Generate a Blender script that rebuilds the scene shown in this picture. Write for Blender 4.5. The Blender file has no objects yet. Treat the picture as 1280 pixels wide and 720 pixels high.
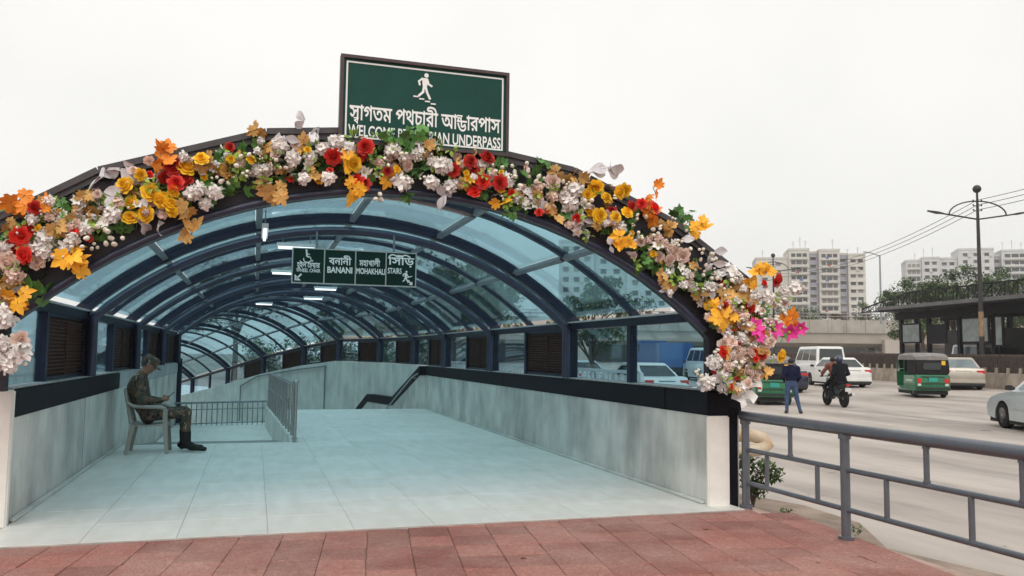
import bpy, bmesh, math, random
import numpy as np
from mathutils import Vector, Matrix, geometry

# ------------------------------------------------------------------ camera, sky, sun, exposure
scene = bpy.context.scene
C = scene.collection
rad = math.radians
random.seed(11)

CAM_YAW, CAM_PITCH, CAM_ROLL = rad(17.25), rad(4.57), rad(0.709)
cam_data = bpy.data.cameras.new('camera')
cam_data.sensor_width = 36.0
cam_data.lens = 28.94
cam_data.clip_start = 0.05
cam_data.clip_end = 6000
cam = bpy.data.objects.new('camera', cam_data)
C.objects.link(cam)
_F = Vector((math.sin(CAM_YAW) * math.cos(CAM_PITCH), math.cos(CAM_YAW) * math.cos(CAM_PITCH), math.sin(CAM_PITCH)))
_R = Vector((math.cos(CAM_YAW), -math.sin(CAM_YAW), 0))
_U = _R.cross(_F)
_c, _s = math.cos(CAM_ROLL), math.sin(CAM_ROLL)
_R2, _U2 = _R * _c + _U * _s, _U * _c - _R * _s
cam.matrix_world = Matrix(((_R2.x, _U2.x, -_F.x, 0), (_R2.y, _U2.y, -_F.y, 0), (_R2.z, _U2.z, -_F.z, 1.45), (0, 0, 0, 1)))
scene.camera = cam

world = bpy.data.worlds.new('World')
scene.world = world
world.use_nodes = True
_nt = world.node_tree
_bg = _nt.nodes['Background']
_sky = _nt.nodes.new('ShaderNodeTexSky')
_sky.sky_type = 'NISHITA'
_sky.sun_disc = False
_sky.sun_elevation = rad(52)
_sky.sun_rotation = rad(205)
_sky.dust_density = 6.0
_sky.air_density = 1.2
_hsv = _nt.nodes.new('ShaderNodeHueSaturation')
_hsv.inputs['Saturation'].default_value = 0.25
_mix = _nt.nodes.new('ShaderNodeMix')
_mix.data_type = 'RGBA'
_mix.inputs[0].default_value = 0.86          # an even white overcast over the clear sky
_mix.inputs[7].default_value = (7.35, 7.3, 7.15, 1)
# faint, even cloud tone over the whole overcast
_wtc = _nt.nodes.new('ShaderNodeTexCoord')
_wn = _nt.nodes.new('ShaderNodeTexNoise')
_wn.inputs['Scale'].default_value = 1.6
_wn.inputs['Detail'].default_value = 5
_nt.links.new(_wtc.outputs['Generated'], _wn.inputs['Vector'])
_wr = _nt.nodes.new('ShaderNodeValToRGB')
_wr.color_ramp.elements[0].position = 0.36
_wr.color_ramp.elements[1].position = 0.64
_wr.color_ramp.elements[0].color = (.88, .885, .875, 1)
_wr.color_ramp.elements[1].color = (1.04, 1.03, 1.02, 1)
_nt.links.new(_wn.outputs['Fac'], _wr.inputs[0])
_wm = _nt.nodes.new('ShaderNodeVectorMath')
_wm.operation = 'MULTIPLY'
_wm.inputs[1].default_value = (7.4, 7.35, 7.15)
_nt.links.new(_wr.outputs[0], _wm.inputs[0])
_nt.links.new(_wm.outputs[0], _mix.inputs[7])
_nt.links.new(_sky.outputs[0], _hsv.inputs['Color'])
_nt.links.new(_hsv.outputs[0], _mix.inputs[6])
_nt.links.new(_mix.outputs[2], _bg.inputs['Color'])
_bg.inputs['Strength'].default_value = 0.1

sun_data = bpy.data.lights.new('sun', 'SUN')
sun_data.energy = 1.0
sun_data.angle = rad(50)
sun_data.color = (1.0, 0.95, 0.88)
sun = bpy.data.objects.new('sun', sun_data)
C.objects.link(sun)
_sd = Vector((math.sin(rad(205)) * math.cos(rad(52)), math.cos(rad(205)) * math.cos(rad(52)), math.sin(rad(52))))
sun.rotation_euler = _sd.to_track_quat('Z', 'Y').to_euler()
sun.location = (0, 0, 40)

scene.view_settings.view_transform = 'Standard'
scene.view_settings.look = 'None'
scene.view_settings.exposure = 0.56
scene.view_settings.gamma = 1.0
scene.render.engine = 'CYCLES'
scene.cycles.max_bounces = 10
scene.cycles.transparent_max_bounces = 24
scene.cycles.caustics_reflective = False
scene.cycles.caustics_refractive = False

# ------------------------------------------------------------------ materials
MATS = {}


def mat(name, col, rough=0.6, metal=0.0, var=0.0, vscale=4.0, bump=0.0, bscale=40.0, rnd=0.0, coat=0.0,
        spec=0.5, stretch=(1, 1, 1), col2=None, detail=6.0, emit=0.0, sss=0.0):
    """Principled material with soft procedural variation; col2 is the second tone of the noise."""
    if name in MATS:
        return MATS[name]
    m = bpy.data.materials.new(name)
    m.use_nodes = True
    nt = m.node_tree
    b = nt.nodes['Principled BSDF']
    b.inputs['Base Color'].default_value = (*col, 1)
    b.inputs['Roughness'].default_value = rough
    b.inputs['Metallic'].default_value = metal
    b.inputs['Specular IOR Level'].default_value = spec
    b.inputs['Coat Weight'].default_value = coat
    b.inputs['Coat Roughness'].default_value = 0.08
    if emit:
        b.inputs['Emission Color'].default_value = (*col, 1)
        b.inputs['Emission Strength'].default_value = emit
    tc = nt.nodes.new('ShaderNodeTexCoord')
    mp = nt.nodes.new('ShaderNodeMapping')
    mp.inputs['Scale'].default_value = stretch
    nt.links.new(tc.outputs['Object'], mp.inputs[0])
    src = None
    if var or col2:
        n = nt.nodes.new('ShaderNodeTexNoise')
        n.inputs['Scale'].default_value = vscale
        n.inputs['Detail'].default_value = detail
        n.inputs['Roughness'].default_value = 0.62
        nt.links.new(mp.outputs[0], n.inputs['Vector'])
        r = nt.nodes.new('ShaderNodeValToRGB')
        c2 = col2 if col2 else tuple(c * (1 + var) for c in col)
        c1 = col if col2 else tuple(c * (1 - var) for c in col)
        r.color_ramp.elements[0].position = 0.34
        r.color_ramp.elements[1].position = 0.66
        r.color_ramp.elements[0].color = (*c1, 1)
        r.color_ramp.elements[1].color = (*c2, 1)
        nt.links.new(n.outputs['Fac'], r.inputs[0])
        src = r.outputs[0]
    if rnd:
        oi = nt.nodes.new('ShaderNodeObjectInfo')
        mr = nt.nodes.new('ShaderNodeMapRange')
        mr.inputs['To Min'].default_value = 1 - rnd
        mr.inputs['To Max'].default_value = 1 + rnd
        nt.links.new(oi.outputs['Random'], mr.inputs['Value'])
        mx = nt.nodes.new('ShaderNodeVectorMath')
        mx.operation = 'SCALE'
        if src:
            nt.links.new(src, mx.inputs[0])
        else:
            mx.inputs[0].default_value = col
        nt.links.new(mr.outputs[0], mx.inputs['Scale'])
        src = mx.outputs[0]
    if src:
        nt.links.new(src, b.inputs['Base Color'])
    if bump:
        n2 = nt.nodes.new('ShaderNodeTexNoise')
        n2.inputs['Scale'].default_value = bscale
        n2.inputs['Detail'].default_value = 4
        nt.links.new(mp.outputs[0], n2.inputs['Vector'])
        bp = nt.nodes.new('ShaderNodeBump')
        bp.inputs['Strength'].default_value = bump
        bp.inputs['Distance'].default_value = 0.02
        nt.links.new(n2.outputs['Fac'], bp.inputs['Height'])
        nt.links.new(bp.outputs[0], b.inputs['Normal'])
    MATS[name] = m
    return m


def glass_mat(name, tint, gloss=0.035, rough=0.03, dirt=0.1):
    """tinted sheet glass: clear colour filter, mirror sheen at grazing angles, a film of dust"""
    m = bpy.data.materials.new(name)
    m.use_nodes = True
    nt = m.node_tree
    nt.nodes.clear()
    out = nt.nodes.new('ShaderNodeOutputMaterial')
    tr = nt.nodes.new('ShaderNodeBsdfTransparent')
    tr.inputs[0].default_value = (*tint, 1)
    gl = nt.nodes.new('ShaderNodeBsdfGlossy')
    gl.inputs['Color'].default_value = (0.9, 0.95, 1, 1)
    gl.inputs['Roughness'].default_value = rough
    lw = nt.nodes.new('ShaderNodeLayerWeight')
    lw.inputs['Blend'].default_value = 0.5
    pw = nt.nodes.new('ShaderNodeMath')
    pw.operation = 'POWER'
    pw.inputs[1].default_value = 5.0
    nt.links.new(lw.outputs['Facing'], pw.inputs[0])
    ma = nt.nodes.new('ShaderNodeMath')
    ma.operation = 'MULTIPLY_ADD'
    ma.inputs[1].default_value = 0.85
    ma.inputs[2].default_value = gloss
    nt.links.new(pw.outputs[0], ma.inputs[0])
    m1 = nt.nodes.new('ShaderNodeMixShader')
    nt.links.new(ma.outputs[0], m1.inputs[0])
    nt.links.new(tr.outputs[0], m1.inputs[1])
    nt.links.new(gl.outputs[0], m1.inputs[2])
    df = nt.nodes.new('ShaderNodeBsdfDiffuse')
    df.inputs[0].default_value = (0.32, 0.36, 0.37, 1)
    tc = nt.nodes.new('ShaderNodeTexCoord')
    nz = nt.nodes.new('ShaderNodeTexNoise')
    nz.inputs['Scale'].default_value = 2.3
    nz.inputs['Detail'].default_value = 8
    mr = nt.nodes.new('ShaderNodeMapRange')
    mr.inputs['From Min'].default_value = 0.42
    mr.inputs['From Max'].default_value = 0.8
    mr.inputs['To Min'].default_value = dirt * 0.25
    mr.inputs['To Max'].default_value = dirt * 2.2
    nt.links.new(tc.outputs['Object'], nz.inputs['Vector'])
    nt.links.new(nz.outputs['Fac'], mr.inputs['Value'])
    m2 = nt.nodes.new('ShaderNodeMixShader')
    nt.links.new(mr.outputs[0], m2.inputs[0])
    nt.links.new(m1.outputs[0], m2.inputs[1])
    nt.links.new(df.outputs[0], m2.inputs[2])
    nt.links.new(m2.outputs[0], out.inputs[0])
    MATS[name] = m
    return m


def weathered(m, col, lo=0.60, hi=0.66, scale=7.0, stretch=(1, 1, 1)):
    """adds chipped or rusty spots of a second colour to a material made by mat()"""
    nt = m.node_tree
    b = nt.nodes['Principled BSDF']
    tc = nt.nodes.new('ShaderNodeTexCoord')
    mp = nt.nodes.new('ShaderNodeMapping')
    mp.inputs['Scale'].default_value = stretch
    nt.links.new(tc.outputs['Object'], mp.inputs[0])
    n = nt.nodes.new('ShaderNodeTexNoise')
    n.inputs['Scale'].default_value = scale
    n.inputs['Detail'].default_value = 10
    n.inputs['Roughness'].default_value = 0.7
    nt.links.new(mp.outputs[0], n.inputs['Vector'])
    mr = nt.nodes.new('ShaderNodeMapRange')
    mr.inputs['From Min'].default_value = lo
    mr.inputs['From Max'].default_value = hi
    nt.links.new(n.outputs['Fac'], mr.inputs['Value'])
    mx = nt.nodes.new('ShaderNodeMix')
    mx.data_type = 'RGBA'
    nt.links.new(mr.outputs[0], mx.inputs[0])
    if b.inputs['Base Color'].links:
        nt.links.new(b.inputs['Base Color'].links[0].from_socket, mx.inputs[6])
    else:
        mx.inputs[6].default_value = b.inputs['Base Color'].default_value
    mx.inputs[7].default_value = (*col, 1)
    nt.links.new(mx.outputs[2], b.inputs['Base Color'])
    return m


# ------------------------------------------------------------------ mesh helpers
class MB:
    """collects boxes, bars, tubes and prisms; build() links them as ONE mesh object"""

    def __init__(self):
        self.v, self.f, self.m = [], [], []

    def add(self, vs, fs, mi=0):
        b = len(self.v)
        self.v += [tuple(p) for p in vs]
        self.f += [tuple(b + i for i in f) for f in fs]
        self.m += [mi] * len(fs)
        return self

    def bx(self, x0, x1, y0, y1, z0, z1, mi=0):
        vs = [(x, y, z) for z in (z0, z1) for y in (y0, y1) for x in (x0, x1)]
        return self.add(vs, [(0, 2, 3, 1), (4, 5, 7, 6), (0, 1, 5, 4), (2, 6, 7, 3), (0, 4, 6, 2), (1, 3, 7, 5)], mi)

    def bar(self, p, q, w, h, up=(0, 0, 1), mi=0):
        p, q, up = Vector(p), Vector(q), Vector(up)
        d = (q - p).normalized()
        s = d.cross(up)
        if s.length < 1e-5:
            s = d.cross(Vector((1, 0, 0)))
        s.normalize()
        t = s.cross(d)
        vs = []
        for o in (p, q):
            for a, b in ((-1, -1), (1, -1), (1, 1), (-1, 1)):
                vs.append(o + s * (a * w / 2) + t * (b * h / 2))
        return self.add(vs, [(3, 2, 1, 0), (4, 5, 6, 7), (0, 1, 5, 4), (1, 2, 6, 5), (2, 3, 7, 6), (3, 0, 4, 7)], mi)

    def tube(self, pts, r, n=8, mi=0, caps=True):
        pts = [Vector(p) for p in pts]
        rs = r if isinstance(r, (list, tuple)) else [r] * len(pts)
        vs, fs = [], []
        prev = None
        for i, p in enumerate(pts):
            d = (pts[min(i + 1, len(pts) - 1)] - pts[max(i - 1, 0)]).normalized()
            if prev is None:
                a = d.cross(Vector((0, 0, 1)))
                if a.length < 1e-3:
                    a = d.cross(Vector((1, 0, 0)))
            else:
                a = prev - d * prev.dot(d)
            a.normalize()
            prev = a
            b = d.cross(a)
            for k in range(n):
                t = 2 * math.pi * k / n
                vs.append(p + (a * math.cos(t) + b * math.sin(t)) * rs[i])
        for i in range(len(pts) - 1):
            for k in range(n):
                k2 = (k + 1) % n
                fs.append((i * n + k, i * n + k2, (i + 1) * n + k2, (i + 1) * n + k))
        if caps:
            fs.append(tuple(range(n - 1, -1, -1)))
            fs.append(tuple((len(pts) - 1) * n + k for k in range(n)))
        return self.add(vs, fs, mi)

    def prism(self, poly, fn, w0, w1, mi=0):
        n = len(poly)
        vs = [fn(u, v, w0) for u, v in poly] + [fn(u, v, w1) for u, v in poly]
        fs = [tuple(range(n - 1, -1, -1)), tuple(range(n, 2 * n))]
        fs += [(i, (i + 1) % n, n + (i + 1) % n, n + i) for i in range(n)]
        return self.add(vs, fs, mi)

    def loft(self, rings, mi=0, caps=True):
        n = len(rings[0])
        vs = [p for r in rings for p in r]
        fs = []
        for i in range(len(rings) - 1):
            for k in range(n):
                fs.append((i * n + k, i * n + (k + 1) % n, (i + 1) * n + (k + 1) % n, (i + 1) * n + k))
        if caps:
            fs.append(tuple(range(n - 1, -1, -1)))
            fs.append(tuple((len(rings) - 1) * n + k for k in range(n)))
        return self.add(vs, fs, mi)

    def lathe(self, prof, org, axis=(0, 0, 1), n=16, mi=0):
        """prof: list of (radius, height along axis)"""
        ax = Vector(axis).normalized()
        a = ax.orthogonal().normalized()
        b = ax.cross(a)
        org = Vector(org)
        rings = [[org + ax * h + (a * math.cos(2 * math.pi * k / n) + b * math.sin(2 * math.pi * k / n)) * r
                  for k in range(n)] for r, h in prof]
        return self.loft(rings, mi)

    def ball(self, c, r, n=10, sx=1, sy=1, sz=1, mi=0):
        c = Vector(c)
        rings = []
        m = max(4, n // 2)
        for i in range(m + 1):
            t = math.pi * (i + 0.02) / (m + 0.04)
            rings.append([c + Vector((sx * r * math.sin(t) * math.cos(2 * math.pi * k / n),
                                      sy * r * math.sin(t) * math.sin(2 * math.pi * k / n), sz * r * math.cos(t)))
                          for k in range(n)])
        return self.loft(rings, mi)

    def build(self, name, mats, parent=None, smooth=0, bevel=0, world=False, fix=True):
        me = bpy.data.meshes.new(name)
        vs = self.v
        if world and parent is not None:
            L = root_loc(parent)
            vs = [(p[0] - L[0], p[1] - L[1], p[2] - L[2]) for p in vs]
        me.from_pydata(vs, [], self.f)
        if not isinstance(mats, (list, tuple)):
            mats = [mats]
        for m in mats:
            me.materials.append(m)
        me.polygons.foreach_set('material_index', self.m)
        if fix:
            bm = bmesh.new()
            bm.from_mesh(me)
            bmesh.ops.recalc_face_normals(bm, faces=bm.faces)
            if bevel:
                es = [e for e in bm.edges if len(e.link_faces) == 2 and e.calc_face_angle(0) > 0.6]
                bmesh.ops.bevel(bm, geom=es, offset=bevel, segments=2, affect='EDGES', clamp_overlap=True)
            bm.to_mesh(me)
            bm.free()
        if smooth:
            me.shade_smooth()
            me.set_sharp_from_angle(angle=rad(smooth))
        return link(name, me, parent)


def link(name, data, parent=None, loc=None):
    o = bpy.data.objects.new(name, data)
    C.objects.link(o)
    if parent is not None:
        o.parent = parent
    if loc is not None:
        o.location = loc
    return o


def root_loc(o):
    L = Vector((0, 0, 0))
    while o is not None:
        L += o.location
        o = o.parent
    return L


def tag(o, label=None, cat=None, group=None, kind=None):
    if label:
        o['label'] = label
    if cat:
        o['category'] = cat
    if group:
        o['group'] = group
    if kind:
        o['kind'] = kind
    return o


def thing(name, label, cat, loc=(0, 0, 0), rz=0.0, group=None):
    o = link(name, None, None, loc)
    o.rotation_euler = (0, 0, rz)
    return tag(o, label, cat, group)


def copy_tree(o, parent=None):
    c = o.copy()
    C.objects.link(c)
    c.parent = parent
    for ch in o.children:
        copy_tree(ch, c)
    return c


# ------------------------------------------------------------------ lettering (outlines filled by winding number)
def glyph_polys(body, size):
    cu = bpy.data.curves.new('lettering', 'FONT')
    cu.body = body
    cu.size = size
    o = bpy.data.objects.new('lettering', cu)
    C.objects.link(o)
    dg = bpy.context.evaluated_depsgraph_get()
    c2 = o.evaluated_get(dg).to_curve(dg)
    polys = []
    for sp in c2.splines:
        pts = []
        if sp.type == 'BEZIER':
            bp = sp.bezier_points
            for i in range(len(bp)):
                a, b = bp[i], bp[(i + 1) % len(bp)]
                for k in range(4):
                    t = k / 4
                    u = 1 - t
                    p = a.co * u ** 3 + a.handle_right * 3 * u * u * t + b.handle_left * 3 * u * t * t + b.co * t ** 3
                    pts.append((p.x, p.y))
        else:
            pts = [(p.co.x, p.co.y) for p in sp.points]
        q = []
        for p in pts:
            if not q or abs(p[0] - q[-1][0]) + abs(p[1] - q[-1][1]) > 1e-4 * size:
                q.append(p)
        if len(q) > 2:
            polys.append(q)
    o.to_curve_clear()
    bpy.data.objects.remove(o)
    bpy.data.curves.remove(cu)
    return polys


def poly_area(p):
    return .5 * sum(p[i - 1][0] * p[i][1] - p[i][0] * p[i - 1][1] for i in range(len(p)))


def grow(p, d):
    out, n = [], len(p)
    for i in range(n):
        a, b, c = Vector(p[i - 1]), Vector(p[i]), Vector(p[(i + 1) % n])
        u, v = (b - a).normalized(), (c - b).normalized()
        m = Vector((u.y + v.y, -u.x - v.x))
        if m.length < 1e-6:
            m = Vector((u.y, -u.x))
        m.normalize()
        out.append(tuple(b + m * (d / max(.6, m.dot(Vector((u.y, -u.x)))))))
    return out


def fill_polys(polys, sg):
    pts, edges = [], []
    for p in polys:
        b, n = len(pts), len(p)
        pts += [Vector(q) for q in p]
        edges += [(b + i, b + (i + 1) % n) for i in range(n)]
    V, _, F, *_r = geometry.delaunay_2d_cdt(pts, edges, [], 0, 1e-6)
    A = np.array([tuple(pts[e[0]]) for e in edges])
    B = np.array([tuple(pts[e[1]]) for e in edges])
    keep = []
    for f in F:
        c = sum((V[k] for k in f), Vector((0, 0))) / len(f)
        up = (A[:, 1] <= c.y) & (B[:, 1] > c.y)
        dn = (A[:, 1] > c.y) & (B[:, 1] <= c.y)
        side = (B[:, 0] - A[:, 0]) * (c.y - A[:, 1]) - (c.x - A[:, 0]) * (B[:, 1] - A[:, 1])
        if (np.sum(up & (side > 0)) - np.sum(dn & (side < 0))) * sg > 0:
            keep.append(tuple(f))
    u = sorted({k for f in keep for k in f})
    mp = {k: i for i, k in enumerate(u)}
    return [(V[k].x, V[k].y) for k in u], [tuple(mp[k] for k in f) for f in keep]


def write_line(pieces, size, bold, x0, x1, base, height=None):
    """pieces: list of (text, sx, sy, dx, dy, advance) laid out in a row, then fitted between x0 and x1"""
    polys, x, sg = [], 0.0, None
    for txt, sx, sy, dx, dy, adv in pieces:
        ps = glyph_polys(txt, size)
        if sg is None:
            sg = 1 if poly_area(max(ps, key=lambda p: abs(poly_area(p)))) > 0 else -1
        w = max(q[0] for p in ps for q in p)
        polys += [[(x + dx + q[0] * sx, dy + q[1] * sy) for q in p] for p in ps]
        if adv:
            x += w * sx * adv
    polys = [grow(p, bold * sg) for p in polys]
    a = min(q[0] for p in polys for q in p)
    b = max(q[0] for p in polys for q in p)
    k = (x1 - x0) / (b - a)
    ky = k if height is None else height / size
    polys = [[(x0 + (q[0] - a) * k, base + q[1] * ky) for q in p] for p in polys]
    return fill_polys(polys, sg)


def plate(name, V, F, y, m, parent):
    """flat lettering lying on a panel that faces -Y (coordinates x, z)"""
    me = bpy.data.meshes.new(name)
    L = root_loc(parent)
    me.from_pydata([(x - L.x, y - L.y, z - L.z) for x, z in V], [], F)
    me.materials.append(m)
    return link(name, me, parent)

# ------------------------------------------------------------------ palette
def concrete_mat(name, col, dark, streak=1.0):
    """cast concrete with vertical water streaks and blotches"""
    m = mat(name, col, rough=0.8, bump=0.25, bscale=25)
    nt = m.node_tree
    b = nt.nodes['Principled BSDF']
    tc = nt.nodes.new('ShaderNodeTexCoord')
    mp = nt.nodes.new('ShaderNodeMapping')
    mp.inputs['Scale'].default_value = (1.15, 1.15, 0.24)
    nt.links.new(tc.outputs['Object'], mp.inputs[0])
    n1 = nt.nodes.new('ShaderNodeTexNoise')
    n1.inputs['Scale'].default_value = 2.2
    n1.inputs['Detail'].default_value = 8
    n1.inputs['Roughness'].default_value = 0.68
    nt.links.new(mp.outputs[0], n1.inputs['Vector'])
    n2 = nt.nodes.new('ShaderNodeTexNoise')
    n2.inputs['Scale'].default_value = 1.7
    n2.inputs['Detail'].default_value = 7
    nt.links.new(tc.outputs['Object'], n2.inputs['Vector'])
    ad = nt.nodes.new('ShaderNodeMath')
    ad.operation = 'MULTIPLY_ADD'
    ad.inputs[1].default_value = 0.6 * streak
    nt.links.new(n1.outputs['Fac'], ad.inputs[0])
    ml = nt.nodes.new('ShaderNodeMath')
    ml.operation = 'MULTIPLY'
    ml.inputs[1].default_value = 0.55
    nt.links.new(n2.outputs['Fac'], ml.inputs[0])
    nt.links.new(ml.outputs[0], ad.inputs[2])
    r = nt.nodes.new('ShaderNodeValToRGB')
    r.color_ramp.elements[0].position = 0.42
    r.color_ramp.elements[1].position = 0.68
    r.color_ramp.elements[0].color = (*dark, 1)
    r.color_ramp.elements[1].color = (*col, 1)
    nt.links.new(ad.outputs[0], r.inputs[0])
    nt.links.new(r.outputs[0], b.inputs['Base Color'])
    return m


def floor_mat():
    m = mat('pale floor tile', (0.80, 0.79, 0.765), 0.34, rnd=0.045, bump=0.04, bscale=18)
    nt = m.node_tree
    b = nt.nodes['Principled BSDF']
    geo = nt.nodes.new('ShaderNodeNewGeometry')
    n = nt.nodes.new('ShaderNodeTexNoise')       # trodden dirt in soft patches
    n.inputs['Scale'].default_value = 1.3
    n.inputs['Detail'].default_value = 10
    n.inputs['Roughness'].default_value = 0.68
    nt.links.new(geo.outputs['Position'], n.inputs['Vector'])
    n2 = nt.nodes.new('ShaderNodeTexNoise')      # scuffs drawn out along the walking line
    n2.inputs['Scale'].default_value = 5.0
    n2.inputs['Detail'].default_value = 8
    mp = nt.nodes.new('ShaderNodeMapping')
    mp.inputs['Scale'].default_value = (1.6, 0.35, 1)
    nt.links.new(geo.outputs['Position'], mp.inputs[0])
    nt.links.new(mp.outputs[0], n2.inputs['Vector'])
    ad = nt.nodes.new('ShaderNodeMath')
    ad.operation = 'ADD'
    nt.links.new(n.outputs['Fac'], ad.inputs[0])
    nt.links.new(n2.outputs['Fac'], ad.inputs[1])
    r = nt.nodes.new('ShaderNodeValToRGB')
    r.color_ramp.elements[0].position = 0.40
    r.color_ramp.elements[1].position = 0.60
    r.color_ramp.elements[0].color = (0.86, 0.85, 0.82, 1)
    r.color_ramp.elements[1].color = (1, 1, 1, 1)
    hf = nt.nodes.new('ShaderNodeMath')
    hf.operation = 'MULTIPLY'
    hf.inputs[1].default_value = 0.5
    nt.links.new(ad.outputs[0], hf.inputs[0])
    nt.links.new(hf.outputs[0], r.inputs[0])
    mu = nt.nodes.new('ShaderNodeVectorMath')
    mu.operation = 'MULTIPLY'
    old = b.inputs['Base Color'].links[0].from_socket
    nt.links.new(old, mu.inputs[0])
    nt.links.new(r.outputs[0], mu.inputs[1])
    nt.links.new(mu.outputs[0], b.inputs['Base Color'])
    # street dust over the first metre, its colour also toning down the bright entrance
    sx = nt.nodes.new('ShaderNodeSeparateXYZ')
    nt.links.new(geo.outputs['Position'], sx.inputs[0])
    du = nt.nodes.new('ShaderNodeMath')
    du.operation = 'MULTIPLY_ADD'
    du.inputs[1].default_value = 2.2
    nt.links.new(n.outputs['Fac'], du.inputs[0])
    nt.links.new(sx.outputs['Y'], du.inputs[2])
    dr = nt.nodes.new('ShaderNodeMapRange')
    dr.inputs['From Min'].default_value = 7.7
    dr.inputs['From Max'].default_value = 9.4
    dr.inputs['To Min'].default_value = 0.62
    dr.inputs['To Max'].default_value = 0.0
    nt.links.new(du.outputs[0], dr.inputs['Value'])
    dm = nt.nodes.new('ShaderNodeMix')
    dm.data_type = 'RGBA'
    nt.links.new(dr.outputs[0], dm.inputs[0])
    nt.links.new(mu.outputs[0], dm.inputs[6])
    dm.inputs[7].default_value = (0.50, 0.475, 0.44, 1)
    nt.links.new(dm.outputs[2], b.inputs['Base Color'])
    mr = nt.nodes.new('ShaderNodeMapRange')
    mr.inputs['From Min'].default_value = 0.35
    mr.inputs['From Max'].default_value = 0.65
    mr.inputs['To Min'].default_value = 0.55
    mr.inputs['To Max'].default_value = 0.30
    nt.links.new(n.outputs['Fac'], mr.inputs['Value'])
    nt.links.new(mr.outputs[0], b.inputs['Roughness'])
    return m


M_conc = concrete_mat('grey streaked concrete', (0.66, 0.64, 0.605), (0.35, 0.34, 0.325))
M_conc_pale = concrete_mat('pale concrete', (0.70, 0.70, 0.66), (0.50, 0.50, 0.48), 0.9)
M_white = mat('white plaster', (0.80, 0.77, 0.72), 0.8, var=0.07, vscale=3, bump=0.2, bscale=30)
M_frame = mat('dark navy steel', (0.014, 0.018, 0.040), 0.42, var=0.25, vscale=6, spec=0.3)
M_pipe = mat('navy pipe paint', (0.024, 0.030, 0.062), 0.34, var=0.2, vscale=5)
weathered(M_frame, (.10, .11, .13), .66, .78, 9)
M_fascia = mat('charcoal fascia sheet', (0.022, 0.018, 0.024), 0.5, var=0.2, vscale=3, spec=0.3)
M_rim = mat('fascia rim steel', (0.055, 0.048, 0.052), 0.5, var=0.2, vscale=6)
M_coping = mat('black coping tile', (0.009, 0.008, 0.012), 0.6, var=0.25, vscale=4, spec=0.12)
M_dust = mat('dusty ledge', (0.34, 0.34, 0.34), 0.85, var=0.35, vscale=9)
M_alu = mat('grey aluminium channel', (0.17, 0.19, 0.22), 0.45, 0.2, var=0.2, vscale=14)
M_strip = mat('pale flashing strip', (0.50, 0.53, 0.55), 0.6, var=0.15, vscale=12)
M_louvre = mat('dark brown louvre', (0.075, 0.034, 0.027), 0.6, var=0.3, vscale=12, spec=.2)
M_glass = glass_mat('blue tinted roof glass', (0.63, 0.82, 0.88), dirt=0.035)
M_wglass = glass_mat('blue tinted wall glass', (0.62, 0.79, 0.86), dirt=0.03)
M_steel = mat('brushed stainless steel', (0.36, 0.36, 0.36), 0.32, 0.85, var=0.1, vscale=30)
M_tube = mat('fluorescent tube', (0.95, 0.98, 1.0), 0.4, emit=0.8)
M_fixture = mat('white lamp housing', (0.72, 0.74, 0.75), 0.5, var=0.1, vscale=10)
M_floor = floor_mat()
M_floorgrout = mat('floor grout', (0.40, 0.40, 0.38), 0.8, var=0.2, vscale=6)
M_grout = mat('pavement bedding', (0.46, 0.33, 0.28), 0.9, var=0.2, vscale=8)
M_dirt = mat('dusty verge soil', (0.26, 0.20, 0.16), 0.95, var=0.3, vscale=2.5, bump=0.5, bscale=30)
M_paint = mat('worn road paint', (0.55, 0.53, 0.50), 0.8, var=0.2, vscale=8)


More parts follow.
